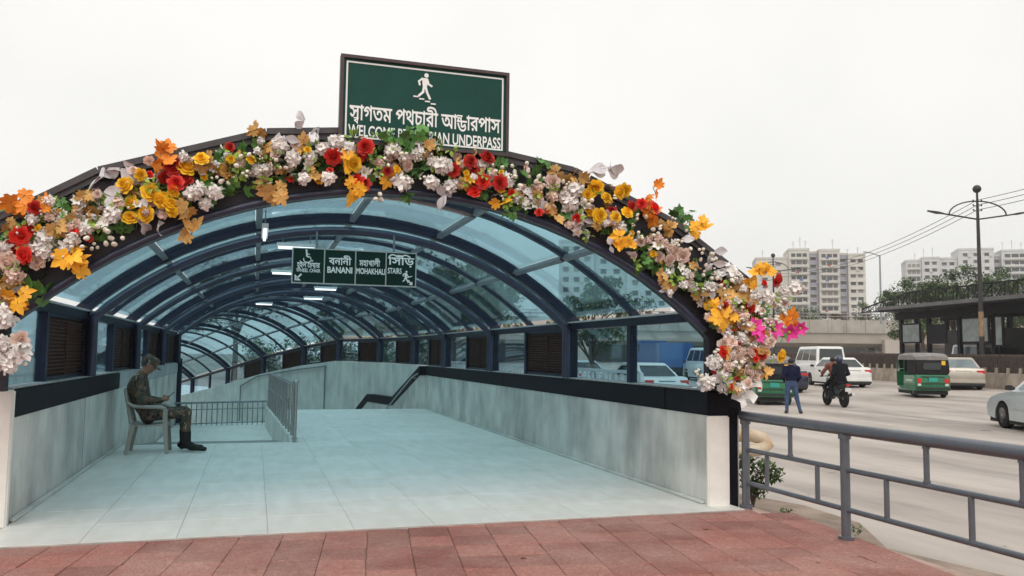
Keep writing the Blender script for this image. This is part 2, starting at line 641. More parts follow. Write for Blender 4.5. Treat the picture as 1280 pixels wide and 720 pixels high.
def paver_mat():
    m = mat('red cement paver', (0.34, 0.134, 0.108), 0.85, rnd=0.24)
    nt = m.node_tree
    b = nt.nodes['Principled BSDF']
    tc = nt.nodes.new('ShaderNodeTexCoord')
    oi = nt.nodes.new('ShaderNodeObjectInfo')
    # a dust film that comes and goes over the pavement, in world position
    geo = nt.nodes.new('ShaderNodeNewGeometry')
    n = nt.nodes.new('ShaderNodeTexNoise')
    n.inputs['Scale'].default_value = 1.1
    n.inputs['Detail'].default_value = 9
    n.inputs['Roughness'].default_value = 0.65
    nt.links.new(geo.outputs['Position'], n.inputs['Vector'])
    r = nt.nodes.new('ShaderNodeValToRGB')
    r.color_ramp.elements[0].position = 0.38
    r.color_ramp.elements[1].position = 0.72
    r.color_ramp.elements[0].color = (0, 0, 0, 1)
    r.color_ramp.elements[1].color = (0.7, 0.7, 0.7, 1)
    nt.links.new(n.outputs['Fac'], r.inputs[0])
    mx = nt.nodes.new('ShaderNodeMix')
    mx.data_type = 'RGBA'
    old = b.inputs['Base Color'].links[0].from_socket
    nt.links.new(r.outputs[0], mx.inputs[0])
    nt.links.new(old, mx.inputs[6])
    mx.inputs[7].default_value = (0.50, 0.32, 0.27, 1)
    nt.links.new(mx.outputs[2], b.inputs['Base Color'])
    # the embossed worm-like relief of the tile face
    v = nt.nodes.new('ShaderNodeTexNoise')
    v.inputs['Scale'].default_value = 30
    v.inputs['Detail'].default_value = 3
    v.inputs['Distortion'].default_value = 1.6
    nt.links.new(geo.outputs['Position'], v.inputs['Vector'])
    vr = nt.nodes.new('ShaderNodeMapRange')
    vr.inputs['From Min'].default_value = 0.38
    vr.inputs['From Max'].default_value = 0.62
    nt.links.new(v.outputs['Fac'], vr.inputs['Value'])
    mg = nt.nodes.new('ShaderNodeMix')
    mg.data_type = 'RGBA'
    mg.blend_type = 'MULTIPLY'
    mg.inputs[0].default_value = 1.0
    cr = nt.nodes.new('ShaderNodeValToRGB')
    cr.color_ramp.elements[0].color = (.80, .78, .78, 1)
    cr.color_ramp.elements[1].color = (1.08, 1.06, 1.05, 1)
    nt.links.new(vr.outputs[0], cr.inputs[0])
    nt.links.new(mx.outputs[2], mg.inputs[6])
    nt.links.new(cr.outputs[0], mg.inputs[7])
    nt.links.new(mg.outputs[2], b.inputs['Base Color'])
    bp = nt.nodes.new('ShaderNodeBump')
    bp.inputs['Strength'].default_value = 0.7
    bp.inputs['Distance'].default_value = 0.012
    nt.links.new(vr.outputs[0], bp.inputs['Height'])
    nt.links.new(bp.outputs[0], b.inputs['Normal'])
    return m


M_paver = paver_mat()


def asphalt_mat():
    m = mat('worn asphalt', (0.205, 0.19, 0.178), 0.82, bump=0.3, bscale=60)
    nt = m.node_tree
    b = nt.nodes['Principled BSDF']
    geo = nt.nodes.new('ShaderNodeNewGeometry')
    n = nt.nodes.new('ShaderNodeTexNoise')
    n.inputs['Scale'].default_value = 0.35
    n.inputs['Detail'].default_value = 10
    n.inputs['Roughness'].default_value = 0.62
    mp = nt.nodes.new('ShaderNodeMapping')
    mp.inputs['Scale'].default_value = (1.6, 0.45, 1)
    nt.links.new(geo.outputs['Position'], mp.inputs[0])
    nt.links.new(mp.outputs[0], n.inputs['Vector'])
    r = nt.nodes.new('ShaderNodeValToRGB')
    r.color_ramp.elements[0].position = 0.36
    r.color_ramp.elements[1].position = 0.62
    r.color_ramp.elements[0].color = (0.29, 0.255, 0.232, 1)
    r.color_ramp.elements[1].color = (0.47, 0.415, 0.375, 1)
    nt.links.new(n.outputs['Fac'], r.inputs[0])
    nt.links.new(r.outputs[0], b.inputs['Base Color'])
    return m


M_road = asphalt_mat()
weathered(M_road, (.15, .14, .135), .56, .72, .22, (2.2, .35, 1))       # tyre-darkened tracks
weathered(M_road, (.10, .095, .09), .66, .70, 1.1)                    # oil spots
M_ground = mat('city ground', (0.23, 0.21, 0.19), 0.9, var=0.2, vscale=0.05)


# ------------------------------------------------------------------ ground, road, pavement
def road_z(x):
    return -0.25 + min(max(x - 17, 0), 25) * 0.025


mb = MB()
for x0, x1, y0, y1, z in ((-430, -11, -430, 430, -.42), (-11, 4.80, -430, 6.2, -.42), (-11, 4.80, 56, 430, -.42)):
    mb.add([(x0, y0, z), (x1, y0, z), (x1, y1, z), (x0, y1, z)], [(0, 1, 2, 3)])
mb.add([(60, -430, road_z(60) - .01), (430, -430, road_z(60) - .01), (430, 430, road_z(60) - .01), (60, 430, road_z(60) - .01)], [(0, 1, 2, 3)])
RP = [(4.9, 21.0), (4.75, 23.3), (4.35, 27.4), (3.4, 31.3), (2.35, 35.1), (.8, 38.8), (-.8, 42.4), (-2.6, 45.9), (-4.5, 49.3), (-8, 56.0)]
for (xa, ya), (xb, yb) in zip(RP[:-1], RP[1:]):
    mb.add([(xa, ya, -.43), (5.2, ya, -.43), (5.2, yb, -.43), (xb, yb, -.43)], [(0, 1, 2, 3)])
tag(mb.build('ground', M_ground), 'flat city ground beyond the road', None, kind='structure')

mb = MB()
xs = [5.15, 8, 12, 17, 22, 30, 42, 60.5]
ys = [-200, -20, 0, 10, 25, 50, 120, 430]
vs = [(x, y, road_z(x)) for y in ys for x in xs]
fs = [(j * len(xs) + i, j * len(xs) + i + 1, (j + 1) * len(xs) + i + 1, (j + 1) * len(xs) + i)
      for j in range(len(ys) - 1) for i in range(len(xs) - 1)]
mb.add(vs, fs)
road = tag(mb.build('road', M_road), 'wide dusty grey asphalt road', None, kind='structure')
for (x, y, L) in ((15.7, 17.4, 1.3), (15.7, 24.6, 1.3), (15.7, 31.8, 1.3), (15.7, 39, 1.3), (22.2, 27.5, 1.3), (22.2, 34.5, 1.3), (22.2, 20.5, 1.3)):
    z = road_z(x) + .005
    MB().add([(x - .06, y, z), (x + .06, y, road_z(x + .06) + .005), (x + .06, y + L, road_z(x + .06) + .005), (x - .06, y + L, z)], [(0, 1, 2, 3)]).build('lane_dash', M_paint, road)

# verge between pavement / tunnel wall and road: uneven dusty strip
mb = MB()
rows = []
for j in range(-10, 62):
    y = j * 1.0 + 0.2
    w = 0.16 * math.sin(j * 1.9) + 0.10 * math.sin(j * 0.7 + 1)
    rows.append([(4.30, y, -.05), (4.78, y, -.05), (5.0 + w * .3, y, -.13), (5.55 + 1.6 * w, y, -.236), (5.9 + 1.8 * w, y, -.2455)])
vs = [p for r in rows for p in r]
fs = [(j * 5 + i, j * 5 + i + 1, (j + 1) * 5 + i + 1, (j + 1) * 5 + i) for j in range(len(rows) - 1) for i in range(4)]
mb.add(vs, fs)
tag(mb.build('verge', M_dirt, smooth=60), 'dusty soil strip beside the road', None, kind='structure')

# red pavers: pavement bedding sheet with a paver grid turned 8 degrees
mb = MB()
mb.add([(-14, -12, -.034), (4.86, -12, -.034), (4.76, 7.6, -.034), (-14, 7.6, -.034)], [(0, 1, 2, 3)])
pavement = tag(mb.build('pavement', M_grout), 'pavement of dusty red cement pavers', None, kind='structure')
ca, sa = math.cos(rad(8)), math.sin(rad(8))
TS = 0.33


def paver_mesh(chip):
    b = MB()
    h = TS / 2 - 0.0018
    r0 = [(-h, -h, -.034), (h, -h, -.034), (h, h, -.034), (-h, h, -.034)]
    r1 = [(x, y, -.019) for x, y, _ in r0]
    k = (h - 0.006) / h
    r2 = [(x * k, y * k, -.015) for x, y, _ in r0]
    if chip is not None:
        x, y, _ = r2[chip]
        r2[chip] = (x * .93, y * .93, -.0165)
        x, y, _ = r1[chip]
        r1[chip] = (x * .96, y * .96, -.021)
    b.loft([r0, r1, r2])
    o = b.build('paver', M_paver)
    me = o.data
    bpy.data.objects.remove(o)
    return me


paver_meshes = [paver_mesh(None), paver_mesh(None), paver_mesh(0), paver_mesh(2)]
far_pavers = MB()
cells = []
for i in range(-46, 40):
    for j in range(-30, 40):
        u, v = (i + .5) * TS, (j + .5) * TS
        x, y = 1.0 + u * ca + v * sa, 5.0 - u * sa + v * ca
        if x < -12 or x > 4.78 + .05 * math.sin(y * 5) or y > 7.13 or y < -6:
            continue
        d = y * math.cos(CAM_YAW) + x * math.sin(CAM_YAW)
        lat = x * math.cos(CAM_YAW) - y * math.sin(CAM_YAW)
        seen = d > 4.95 and abs(lat) / max(d, .1) < 0.66 and y > 2.6
        cells.append((not seen, abs(d - 6), x, y, i, j))
cells.sort()
for k, (far, _d, x, y, i, j) in enumerate(cells):
    if k < 290 and not far:
        o = link('paver', paver_meshes[random.choice((0, 0, 0, 1, 1, 2, 3))], pavement,
                 (x, y, random.uniform(-.0015, .0015)))
        o.rotation_euler = (random.uniform(-.004, .004), random.uniform(-.004, .004), -rad(8) + random.choice((0, 1, 2, 3)) * 0 + random.uniform(-.004, .004))
    else:
        h = TS / 2 - .004
        q = [(x + a * ca + b * sa, y - a * sa + b * ca) for a, b in ((-h, -h), (h, -h), (h, h), (-h, h))]
        far_pavers.add([(a, b, -.033) for a, b in q] + [(a, b, -.0155) for a, b in q],
                       [(4, 5, 6, 7), (0, 1, 5, 4), (1, 2, 6, 5), (2, 3, 7, 6), (3, 0, 4, 7)])
o = far_pavers.build('pavers', M_paver, pavement)
o['kind'] = 'stuff'

# ------------------------------------------------------------------ tunnel floor, steps, landing
XL, XR, XC, HW = -1.887, 4.272, 1.193, 3.08
Y0, SP = 7.18, 4.038
YF, YS = 6.97, 21.3          # lip of the floor, head of the stairs
YR, XRAMP = 13.5, 0.72       # side steps begin here, left of this line
mb = MB()
mb.bx(-2.75, 4.52, YF, 7.85, -.3, -.006)
mb.bx(XL - .3, XR + .1, 7.85, YR, -.3, -.006)
mb.bx(XRAMP, XR + .1, YR, YS, -.3, -.006)
floor = tag(mb.build('floor', M_floorgrout), 'pale tiled floor of the underpass entrance', None, kind='structure')
FT = 0.68
tile_cache = {}


def floor_tile(x0, x1, y0, y1):
    w, l = round(x1 - x0, 3), round(y1 - y0, 3)
    if (w, l) not in tile_cache:
        g = 0.0022
        b = MB()
        r = [(g, g), (w - g, g), (w - g, l - g), (g, l - g)]
        k = [(g + .002, g + .002), (w - g - .002, g + .002), (w - g - .002, l - g - .002), (g + .002, l - g - .002)]
        b.loft([[(x, y, -.006) for x, y in r], [(x, y, -.0012) for x, y in r], [(x, y, 0.0) for x, y in k]])
        o = b.build('floor_tile', M_floor)
        tile_cache[(w, l)] = o.data
        bpy.data.objects.remove(o)
    o = link('floor_tile', tile_cache[(w, l)], floor, (x0, y0, random.uniform(-.0006, .0006)))
    return o


y = YF
row = 0
while y < YS - .01:
    y1 = min(y + FT, YS)
    xa, xb = (-2.75, 4.52) if y < 7.2 else (XL, XR + .013)
    if y >= YR - .2:
        xa = XRAMP
    x = XL - 2 * FT
    while x < xb - .01:
        x0, x1 = max(x, xa), min(x + FT, xb)
        if x1 - x0 > .03:
            floor_tile(x0, x1, y, y1)
        x += FT
    y = y1
    row += 1
# the first side step starts where the last full tile row ends
YR = YF + FT * math.ceil((YR - .2 - YF) / FT)

steps = thing('side_steps', 'shallow pale concrete steps down to the left landing', 'steps', (-.7, YR, 0))
for k in range(5):
    ya = YR + k * 0.95
    yb = ya + 0.95 if k < 4 else 23.0
    MB().bx(XL + .01, XRAMP - .13, ya + .012, yb, -1.2, -.085 * (k + 1) - .02).build('step', M_floor, steps, world=True, bevel=.008)
    if k < 4:
        MB().bx(XL + .02, XRAMP - .14, yb - .10, yb - .03, -.085 * (k + 1) - .019, -.085 * (k + 1) - .012).build('nosing_strip', mat('grey nosing strip', (.30, .31, .31), .7), steps, world=True)
# raised kerb beside the side steps
mb = MB()
mb.prism([(YR + .02, -1.2), (YR + .02, -.01), (YR + .25, .05), (22.0, .05), (22.0, -1.2)], lambda u, v, w: (w - (u - YR) * .036, u, v), XRAMP - .12, XRAMP - .002)
tag(mb.build('step_kerb', M_conc_pale, bevel=.01), 'pale concrete kerb beside the side steps under the railing', 'kerb')

# main stairs going down beyond the level floor
stairs = thing('main_stairs', 'wide concrete stairs leading down at the floor end', 'stairs', (2.4, YS, 0))
for k in range(14):
    MB().bx(XRAMP - .4, XR + .3, YS + .3 * k + .002, YS + .3 * (k + 1), -3.2, -.15 * (k + 1)).build('stair_step', M_floor, stairs, world=True)
mb = MB()  # bottom slab put in to stop light leaking from below
mb.bx(-12, 6, YS + 4.2, 56, -3.4, -3.1)
mb.bx(-11, -2.6, 7.9, YS + 4.2, -3.4, -3.1)
tag(mb.build('lower_floor', M_floorgrout), 'floor slab under the lower passage, added against light leaks', None, kind='structure')

# ------------------------------------------------------------------ low concrete walls with black coping
HB, HT = 0.866, 1.105
lw = thing('concrete_wall', 'low streaked grey concrete wall with black coping behind the seated guard', 'wall', (XL - .2, 15, 0))
MB().bx(XL - .36, XL - .013, 7.82, 23.5, -3.2, HB).build('wall_body', M_conc, lw, world=True)
MB().bx(XL - .38, XL, 7.80, 13.4, HB + .001, HT).build('coping', M_coping, lw, world=True, bevel=.012)
MB().bx(XL - .38, XL - .002, 13.405, 23.5, HB + .001, HT).build('coping', concrete_mat('grey coping cement', (.42, .44, .45), (.26, .27, .29)), lw, world=True, bevel=.012)
MB().bx(XL - .36, XL - .02, 7.82, 23.45, HT + .001, HT + .014).build('dust_ledge', M_dust, lw, world=True)
MB().bx(XL - .012, XL + .03, 7.9, YR, .002, .035).build('skirting', M_conc_pale, lw, world=True, bevel=.008)
MB().bx(XL - .02, XL + .10, 23.0, 23.12, -1.0, HT + .12).build('end_post', M_frame, lw, world=True, bevel=.01)
for yy in (10.9, 14.6, 18.3):
    MB().bx(XL - .02, XL - .010, yy, yy + .012, 0, HB).build('joint', mat('dark wall joint', (.2, .2, .2), .9), lw, world=True)  # dark strip at each wall joint

rw = thing('concrete_wall', 'low streaked grey concrete wall with black coping along the road side', 'wall', (XR + .2, 14, 0))
MB().bx(XR + .013, XR + .36, Y0 + .06, YS, -.3, HB).build('wall_body', M_conc, rw, world=True)
for ya, yb in ((7.21, 8.1), (8.104, 14.2), (14.204, YS)):
    MB().bx(XR, XR + .38, ya, yb, HB + .001, HT).build('coping', M_coping, rw, world=True, bevel=.012)
MB().bx(XR + .02, XR + .36, 7.3, YS, HT + .001, HT + .014).build('dust_ledge', M_dust, rw, world=True)
MB().bx(XR - .03, XR + .012, 7.3, YS, .002, .03).build('skirting', M_conc_pale, rw, world=True, bevel=.008)
for yy in (9.4, 12.6, 16.0):
    MB().bx(XR + .010, XR + .02, yy, yy + .014, 0, HB).build('joint', mat('pale joint filler', (.6, .6, .58), .9), rw, world=True)

# stair parapet: the black coping steps down with the stairs
sp = thing('stair_parapet', 'low parapet with black coping stepping down beside the stairs', 'parapet', (4.1, 23, 0))
SPTS = [(4.30, 21.302, HT - .12), (4.10, 24.5, HT - 1.10), (3.72, 27.2, HT - 1.14), (3.35, 29.3, HT - 2.1)]
for a, b in zip(SPTS[:-1], SPTS[1:]):
    d = Vector((b[0] - a[0], b[1] - a[1], 0)).normalized()
    s = Vector((d.y, -d.x, 0)) * .17
    mb = MB()
    q = []
    for p in (a, b):
        p = Vector(p)
        q.append([p - s - Vector((0, 0, 3)), p + s - Vector((0, 0, 3)), p + s - Vector((0, 0, .12)), p - s - Vector((0, 0, .12))])
    mb.loft(q)
    mb.build('parapet_wall', M_conc, sp, world=True)
    MB().bar(Vector(a) + d * .004, b, .37, .24).build('coping', M_coping, sp, world=True)
mb = MB()
hr = [(4.02, 21.0, .92), (3.95, 21.5, .80), (3.78, 24.5, -.2)]
mb.tube(hr, .022, 8)
for p in hr[1:]:
    mb.tube([p, (p[0] + .2, p[1], p[2] - .05)], .012, 6)
mb.build('handrail', M_steel, sp, smooth=50, world=True)

# white end pillars of both walls
o = tag(MB().bx(XR - .012, 4.50, 7.19, 7.238, -.02, HB - .002).build('end_pillar', M_white, bevel=.012),
        'cream plastered wall end at the railing, right of the entrance', 'pillar')
tag(MB().bx(4.505, 4.60, 7.20, 7.6, -.04, .93).build('black_upright', M_coping, bevel=.01),  # plain black block filling the slot beside the wall end
    'narrow black upright between the cream wall end and the grey railing', 'post')
tag(MB().bx(-2.55, XL + .006, 7.72, 7.80, -.02, HT - .002).build('end_pillar', M_white, bevel=.012),
    'cream plastered wall end at the left edge of the photo', 'pillar')

# ------------------------------------------------------------------ the arched glass canopy
NF = 12
RIGHT = {4: (4.272, 23.33), 5: (3.85, 27.3), 6: (2.90, 31.1), 7: (1.85, 34.9), 8: (.30, 38.5), 9: (-1.3, 42.1), 10: (-3.1, 45.6), 11: (-5.0, 49)}
DZ = {7: -.25, 8: -.70, 9: -1.30, 10: -1.9, 11: -2.5}


def right_pt(k):
    return RIGHT.get(k, (4.272, Y0 + SP * k))


T = []
for k in range(NF):
    a, b = right_pt(max(k - 1, 0)), right_pt(min(k + 1, NF - 1))
    hd = math.atan2(b[0] - a[0], b[1] - a[1])
    if k <= 3:
        hd = 0.0
    r = right_pt(k)
    T.append((r[0] - HW * math.cos(hd), r[1] + HW * math.sin(hd), DZ.get(k, 0.0), hd))


def between(t0, t1, s):
    return tuple(a * (1 - s) + b * s for a, b in zip(t0, t1))


def P3(t, u, z, w=0.0):
    """point u metres right of the tunnel centre, z up, w forward, in frame t"""
    return (t[0] + u * math.cos(t[3]) + w * math.sin(t[3]), t[1] - u * math.sin(t[3]) + w * math.cos(t[3]), z + t[2])


ZC = 3.06 - 4.47
ASP = rad(43.6)


def arc(a, r):
    return r * math.sin(a), ZC + r * math.cos(a)


canopy = thing('glass_canopy', 'long arched canopy of navy steel ribs and blue glass over the underpass', 'canopy', (XC, 7.2, HT))


def band(mb, t, r0, r1, w0, w1, n=20, a0=-ASP, a1=ASP):
    """curved box following the arch"""
    rings = []
    for i in range(n + 1):
        a = a0 + (a1 - a0) * i / n
        (u0, z0), (u1, z1) = arc(a, r0), arc(a, r1)
        rings.append([P3(t, u0, z0, w0), P3(t, u0, z0, w1), P3(t, u1, z1, w1), P3(t, u1, z1, w0)])
    mb.loft(rings)


def box_t(mb, t, u0, u1, z0, z1, w0, w1):
    vs = [P3(t, u, z, w) for z in (z0, z1) for w in (w0, w1) for u in (u0, u1)]
    mb.add(vs, [(0, 2, 3, 1), (4, 5, 7, 6), (0, 1, 5, 4), (2, 6, 7, 3), (0, 4, 6, 2), (1, 3, 7, 5)])


for k, t in enumerate(T):
    if k == 0:
        t = (t[0], t[1] + .09, t[2], t[3])
    mb = MB()
    band(mb, t, 4.58, 4.72, -.06, .06, 20, -ASP - .03, ASP + .03)
    for s in (-1, 1):
        box_t(mb, t, s * 3.21 - .075, s * 3.21 + .075, HT + .014, 1.92, -.06, .06)
    rib = mb.build('arch_rib', M_frame, canopy, smooth=30, world=True)
    if k:
        mb = MB()
        pts = [P3(t, -3.08, HT + .014, -.12)] + [P3(t, *arc(-ASP + 2 * ASP * i / 28, 4.47), -.12) for i in range(29)] + [P3(t, 3.08, HT + .014, -.12)]
        mb.tube(pts, .058, 10)
        mb.build('arch_pipe', M_pipe, rib, smooth=50, world=True)

PUR = [rad(a) for a in (-43.6, -30, -15, 0, 15, 30, 43.6)]
for k in range(NF - 1):
    ta, tc_ = T[k], T[k + 1]
    tm = between(ta, tc_, .5)
    mb = MB()
    band(mb, tm, 4.63, 4.71, -.04, .04, 20, -ASP - .03, ASP + .03)
    for s in (-1, 1):
        box_t(mb, tm, s * 3.21 - .05, s * 3.21 + .05, HT + .014, 1.92, -.045, .045)
    mb.build('glazing_rib', M_frame, canopy, smooth=30, world=True)
    # purlins and the eaves beams
    for i, a in enumerate(PUR):
        u, z = arc(a, 4.63)
        if i in (0, 6):
            s = -1 if i == 0 else 1
            p, q = Vector(P3(ta, s * 3.21, 1.855, .062)), Vector(P3(tc_, s * 3.21, 1.855, -.062))
            e = MB().bar(p, q, .10, .09).build('eaves_beam', M_frame, canopy, world=True)
            p, q = Vector(P3(ta, s * 3.17, 1.91, .062)), Vector(P3(tc_, s * 3.17, 1.91, -.062))
            MB().bar(p, q, .10, .018).build('flashing', M_strip, e, world=True)
        else:
            for h, (t0, t1, w0, w1) in enumerate(((ta, tm, .062, -.047), (tm, tc_, .047, -.062))):
                p, q = Vector(P3(t0, u, z, w0)), Vector(P3(t1, u, z, w1))
                up = Vector((math.sin(a), 0, math.cos(a)))
                MB().bar(p, q, .065, .06, up).build('purlin', M_alu, canopy, world=True)
    # panes and louvres, two half bays each
    for h, (t0, t1, w0, w1) in enumerate(((ta, tm, .06, -.045), (tm, tc_, .045, -.06))):
        if k == 0 and h == 0:
            w0 = .15
        for i in range(6):
            a0, a1 = PUR[i], PUR[i + 1]
            g = .0085
            rings = []
            for j in range(4):
                a = a0 + g + (a1 - a0 - 2 * g) * j / 3
                (u0, z0), (u1, z1) = arc(a, 4.655), arc(a, 4.667)
                rings.append([P3(t0, u0, z0, w0), P3(t1, u0, z0, w1), P3(t1, u1, z1, w1), P3(t0, u1, z1, w0)])
            mb = MB()
            mb.loft(rings)
            mb.build('roof_pane', M_glass, canopy, smooth=40, world=True)
        for s in (-1, 1):
            louvre = (s == -1 and h == 1) or (s == 1 and h == 0 and k > 0)
            p0, p1 = Vector(P3(t0, s * 3.21, 0, w0)), Vector(P3(t1, s * 3.21, 0, w1))
            d = (p1 - p0)
            n = Vector((d.y, -d.x, 0)).normalized() * s          # outward on the right side
            n = n if s > 0 else n
            if louvre and k < 9:
                mb = MB()
                za = HT + .02
                for z_, hh in ((za, .035), (1.775, .035)):
                    mb.bar(p0 + Vector((0, 0, z_ + hh / 2)), p1 + Vector((0, 0, z_ + hh / 2)), .05, hh)
                lv = mb.build('louvre', M_frame, canopy, world=True)
                mb = MB()
                ns = 15
                for j in range(ns):
                    z_ = za + .045 + (1.765 - za - .05) * (j + .5) / ns
                    mb.bar(p0 + Vector((0, 0, z_)), p1 + Vector((0, 0, z_)), .045, .010, (Vector((0, 0, 1)) + n * .9 * s * (1 if s > 0 else -1)).normalized())
                mb.bar(p0 + Vector((0, 0, 1.45)) + n * .03, p1 + Vector((0, 0, 1.45)) + n * .03, .006, .68)
                mb.bar((p0 + p1) / 2 + Vector((0, 0, za + .03)), (p0 + p1) / 2 + Vector((0, 0, 1.77)), .02, .055)
                mb.build('louvre_slats', M_louvre, lv, world=True)
            else:
                mb = MB()
                mb.bar(p0 + Vector((0, 0, 1.465)), p1 + Vector((0, 0, 1.465)), .012, .68)
                mb.build('wall_pane', M_wglass, canopy, world=True)

# front fascia: wide dark band with a polygonal rim
mb = MB()
inn, out = [], []
NA = 24
for i in range(NA + 1):
    f = -1 + 2 * i / NA
    a = f * rad(42.6)
    inn.append((.03 + 4.35 * math.sin(a), 2.82 - 4.35 + 4.35 * math.cos(a)))
KP = [-rad(38.6), -rad(25.6), -rad(12), rad(0), rad(16.5), rad(28), rad(38.6)]
outk = [(5.6 * math.sin(a), 3.38 - 5.6 + 5.6 * math.cos(a)) for a in KP]


def on_rim(u):
    for (u0, z0), (u1, z1) in zip(outk[:-1], outk[1:]):
        if u <= u1 + 1e-6:
            return z0 + (z1 - z0) * (u - u0) / (u1 - u0)
    return outk[-1][1]


rings = []
seq = [((inn[0][0] - .07, HT + .014), (outk[0][0], HT + .014)), ((inn[0][0] - .07, 1.62), (outk[0][0], 1.75))]
for i in range(NA + 1):
    u = outk[0][0] + (outk[-1][0] - outk[0][0]) * i / NA
    seq.append((inn[i], (u, on_rim(u))))
seq += [((inn[-1][0] + .05, 1.62), (outk[-1][0], 1.75)), ((inn[-1][0] + .05, HT + .014), (outk[-1][0], HT + .014))]
for (a, b) in seq:
    rings.append([(XC + a[0], 7.10, a[1]), (XC + a[0], 7.2, a[1]), (XC + b[0], 7.2, b[1]), (XC + b[0], 7.10, b[1])])
mb.loft(rings)
fas = mb.build('front_fascia', M_fascia, canopy, world=True)
for (u0, z0), (u1, z1) in zip(outk[:-1], outk[1:]):
    mb = MB()
    d = Vector((u1 - u0, 0, z1 - z0)).normalized() * .003
    mb.bar(Vector((XC + u0, 7.15, z0 + .02)) + d, Vector((XC + u1, 7.15, z1 + .02)) - d, .20, .05)
    mb.bar(Vector((XC + u0, 7.085, z0 - .03)) + d, Vector((XC + u1, 7.085, z1 - .03)) - d, .025, .05)
    mb.build('fascia_rim', M_rim, fas, world=True)
mb = MB()
mb.tube([(XC + u, 7.085, z + .03) for u, z in inn], .034, 10)
mb.build('fascia_inner_pipe', M_pipe, fas, smooth=50, world=True)

# pale cable tray arc behind the first glazing rib, and lamps under the roof
t = between(T[0], T[1], .5)
mb = MB()
band(mb, t, 4.60, 4.64, .06, .12, 12, rad(-14.4), rad(14.4))
mb.build('cable_tray', M_strip, canopy, world=True)
LAMPS = ['bright white tube lamp nearest the entrance, seen end-on under the roof', 'white tube lamp just left of the hanging sign top',
         'white tube lamp beside the lower left of the hanging sign', 'white tube lamp hidden behind the hanging sign',
         'white tube lamp below the hanging sign right half', 'smaller white tube lamp below the hanging sign centre', 'farthest tiny white tube lamp under the canopy']
for k in range(8):
    t = T[k]
    n_ = 0
    for (a, w) in {0: ((-15, 0),), 1: ((-9, .7),), 2: ((-9, .7), (6, .9)), 3: ((5, .9),), 4: ((5, .8),), 5: ((-6, .8),)}.get(k, ()):
        if k == 0 and a != -15:
            continue
        u, z = arc(rad(a), 4.36)
        if a == -15:
            p, q = P3(t, u, z, 2.35), P3(t, u, z, 3.3)
            if k:
                continue
        else:
            p, q = P3(t, u - .27, z, w), P3(t, u + .27, z, w)
        lt = thing('tube_lamp', LAMPS.pop(0), 'lamp', p, 0, 'tube lamps under the canopy roof')
        d = Vector(q) - Vector(p)
        MB().bar((0, 0, .045), d + Vector((0, 0, .045)), .07, .05).build('lamp_housing', M_fixture, lt)
        mb = MB()
        mb.tube([d * .04, d * .96], .018, 8)
        mb.build('tube', M_tube, lt, smooth=50)
        mb = MB()
        for s in (.15, .85):
            mb.tube([d * s + Vector((0, 0, .07)), d * s + Vector((0, 0, .25))], .008, 6)
        mb.build('hanger', M_alu, lt)

# outer concrete wall of the lower passage, bending left with the canopy
ow = thing('passage_wall', 'pale concrete wall of the lower passage beyond the stairs', 'wall', (4.6, YS, 0))
path = [(4.64, YS + .003, 0.0)]
for k in range(4, NF):
    r, hd = right_pt(k), T[k][3]
    path.append((r[0] + .10 * math.cos(hd), r[1] - .10 * math.sin(hd), DZ.get(k, 0.0)))
for i in range(len(path) - 1):
    a, b = Vector(path[i]), Vector(path[i + 1])
    d = (b - a)
    s = Vector((d.y, -d.x, 0)).normalized() * .18
    e = d.normalized() * .002
    a, b = a + e, b - e
    z0 = Vector((0, 0, -3.2))
    mb = MB()
    rr = []
    for p in (a, b):
        top = Vector((p.x, p.y, p.z + HT))
        bot = Vector((p.x, p.y, -3.15))
        rr.append([bot - s, bot + s, top + s, top - s])
    mb.loft(rr)
    mb.build('wall_panel', M_conc_pale, ow, world=True)
lwp = thing('passage_wall', 'pale wall added left of the lower passage, blocking stray light', 'wall', (-1.9, 23.5, 0))
lp = [(XL - .15, 23.502, 0.0)]  # wall added to shut out light leaking in from the left
for k in range(5, NF):
    t = T[k]
    lp.append(P3(t, -3.2, 0))
for a, b in zip(lp[:-1], lp[1:]):
    a, b = Vector(a), Vector(b)
    s = Vector(((b - a).y, -(b - a).x, 0)).normalized() * .15
    e = (b - a).normalized() * .002
    MB().loft([[Vector((p.x, p.y, -3.15)) - s, Vector((p.x, p.y, -3.15)) + s, Vector((p.x, p.y, p.z + HT)) + s, Vector((p.x, p.y, p.z + HT)) - s] for p in (a + e, b - e)]).build('wall_panel', M_conc_pale, lwp, world=True)
# conduit line on that wall
mb = MB()
cp = []
for i, (k0, f) in enumerate(((4, .5), (5, .3), (6, .2), (7, .3))):
    pass
pp = [Vector(path[j]) for j in (3, 4, 5, 6)]
cpts = [pp[0] * .8 + pp[1] * .2 + Vector((-.24, -.14, .95)), pp[1] + Vector((-.24, -.14, .96)), pp[2] + Vector((-.24, -.14, 1.02)), pp[3] * .45 + pp[2] * .55 + Vector((-.24, -.14, .8))]
cpts = [cpts[0] - Vector((0, 0, 1.6))] + cpts + [cpts[-1] - Vector((0, 0, 1.6))]
mb.tube(cpts, .03, 6)
mb.build('conduit', M_alu, ow, world=True)

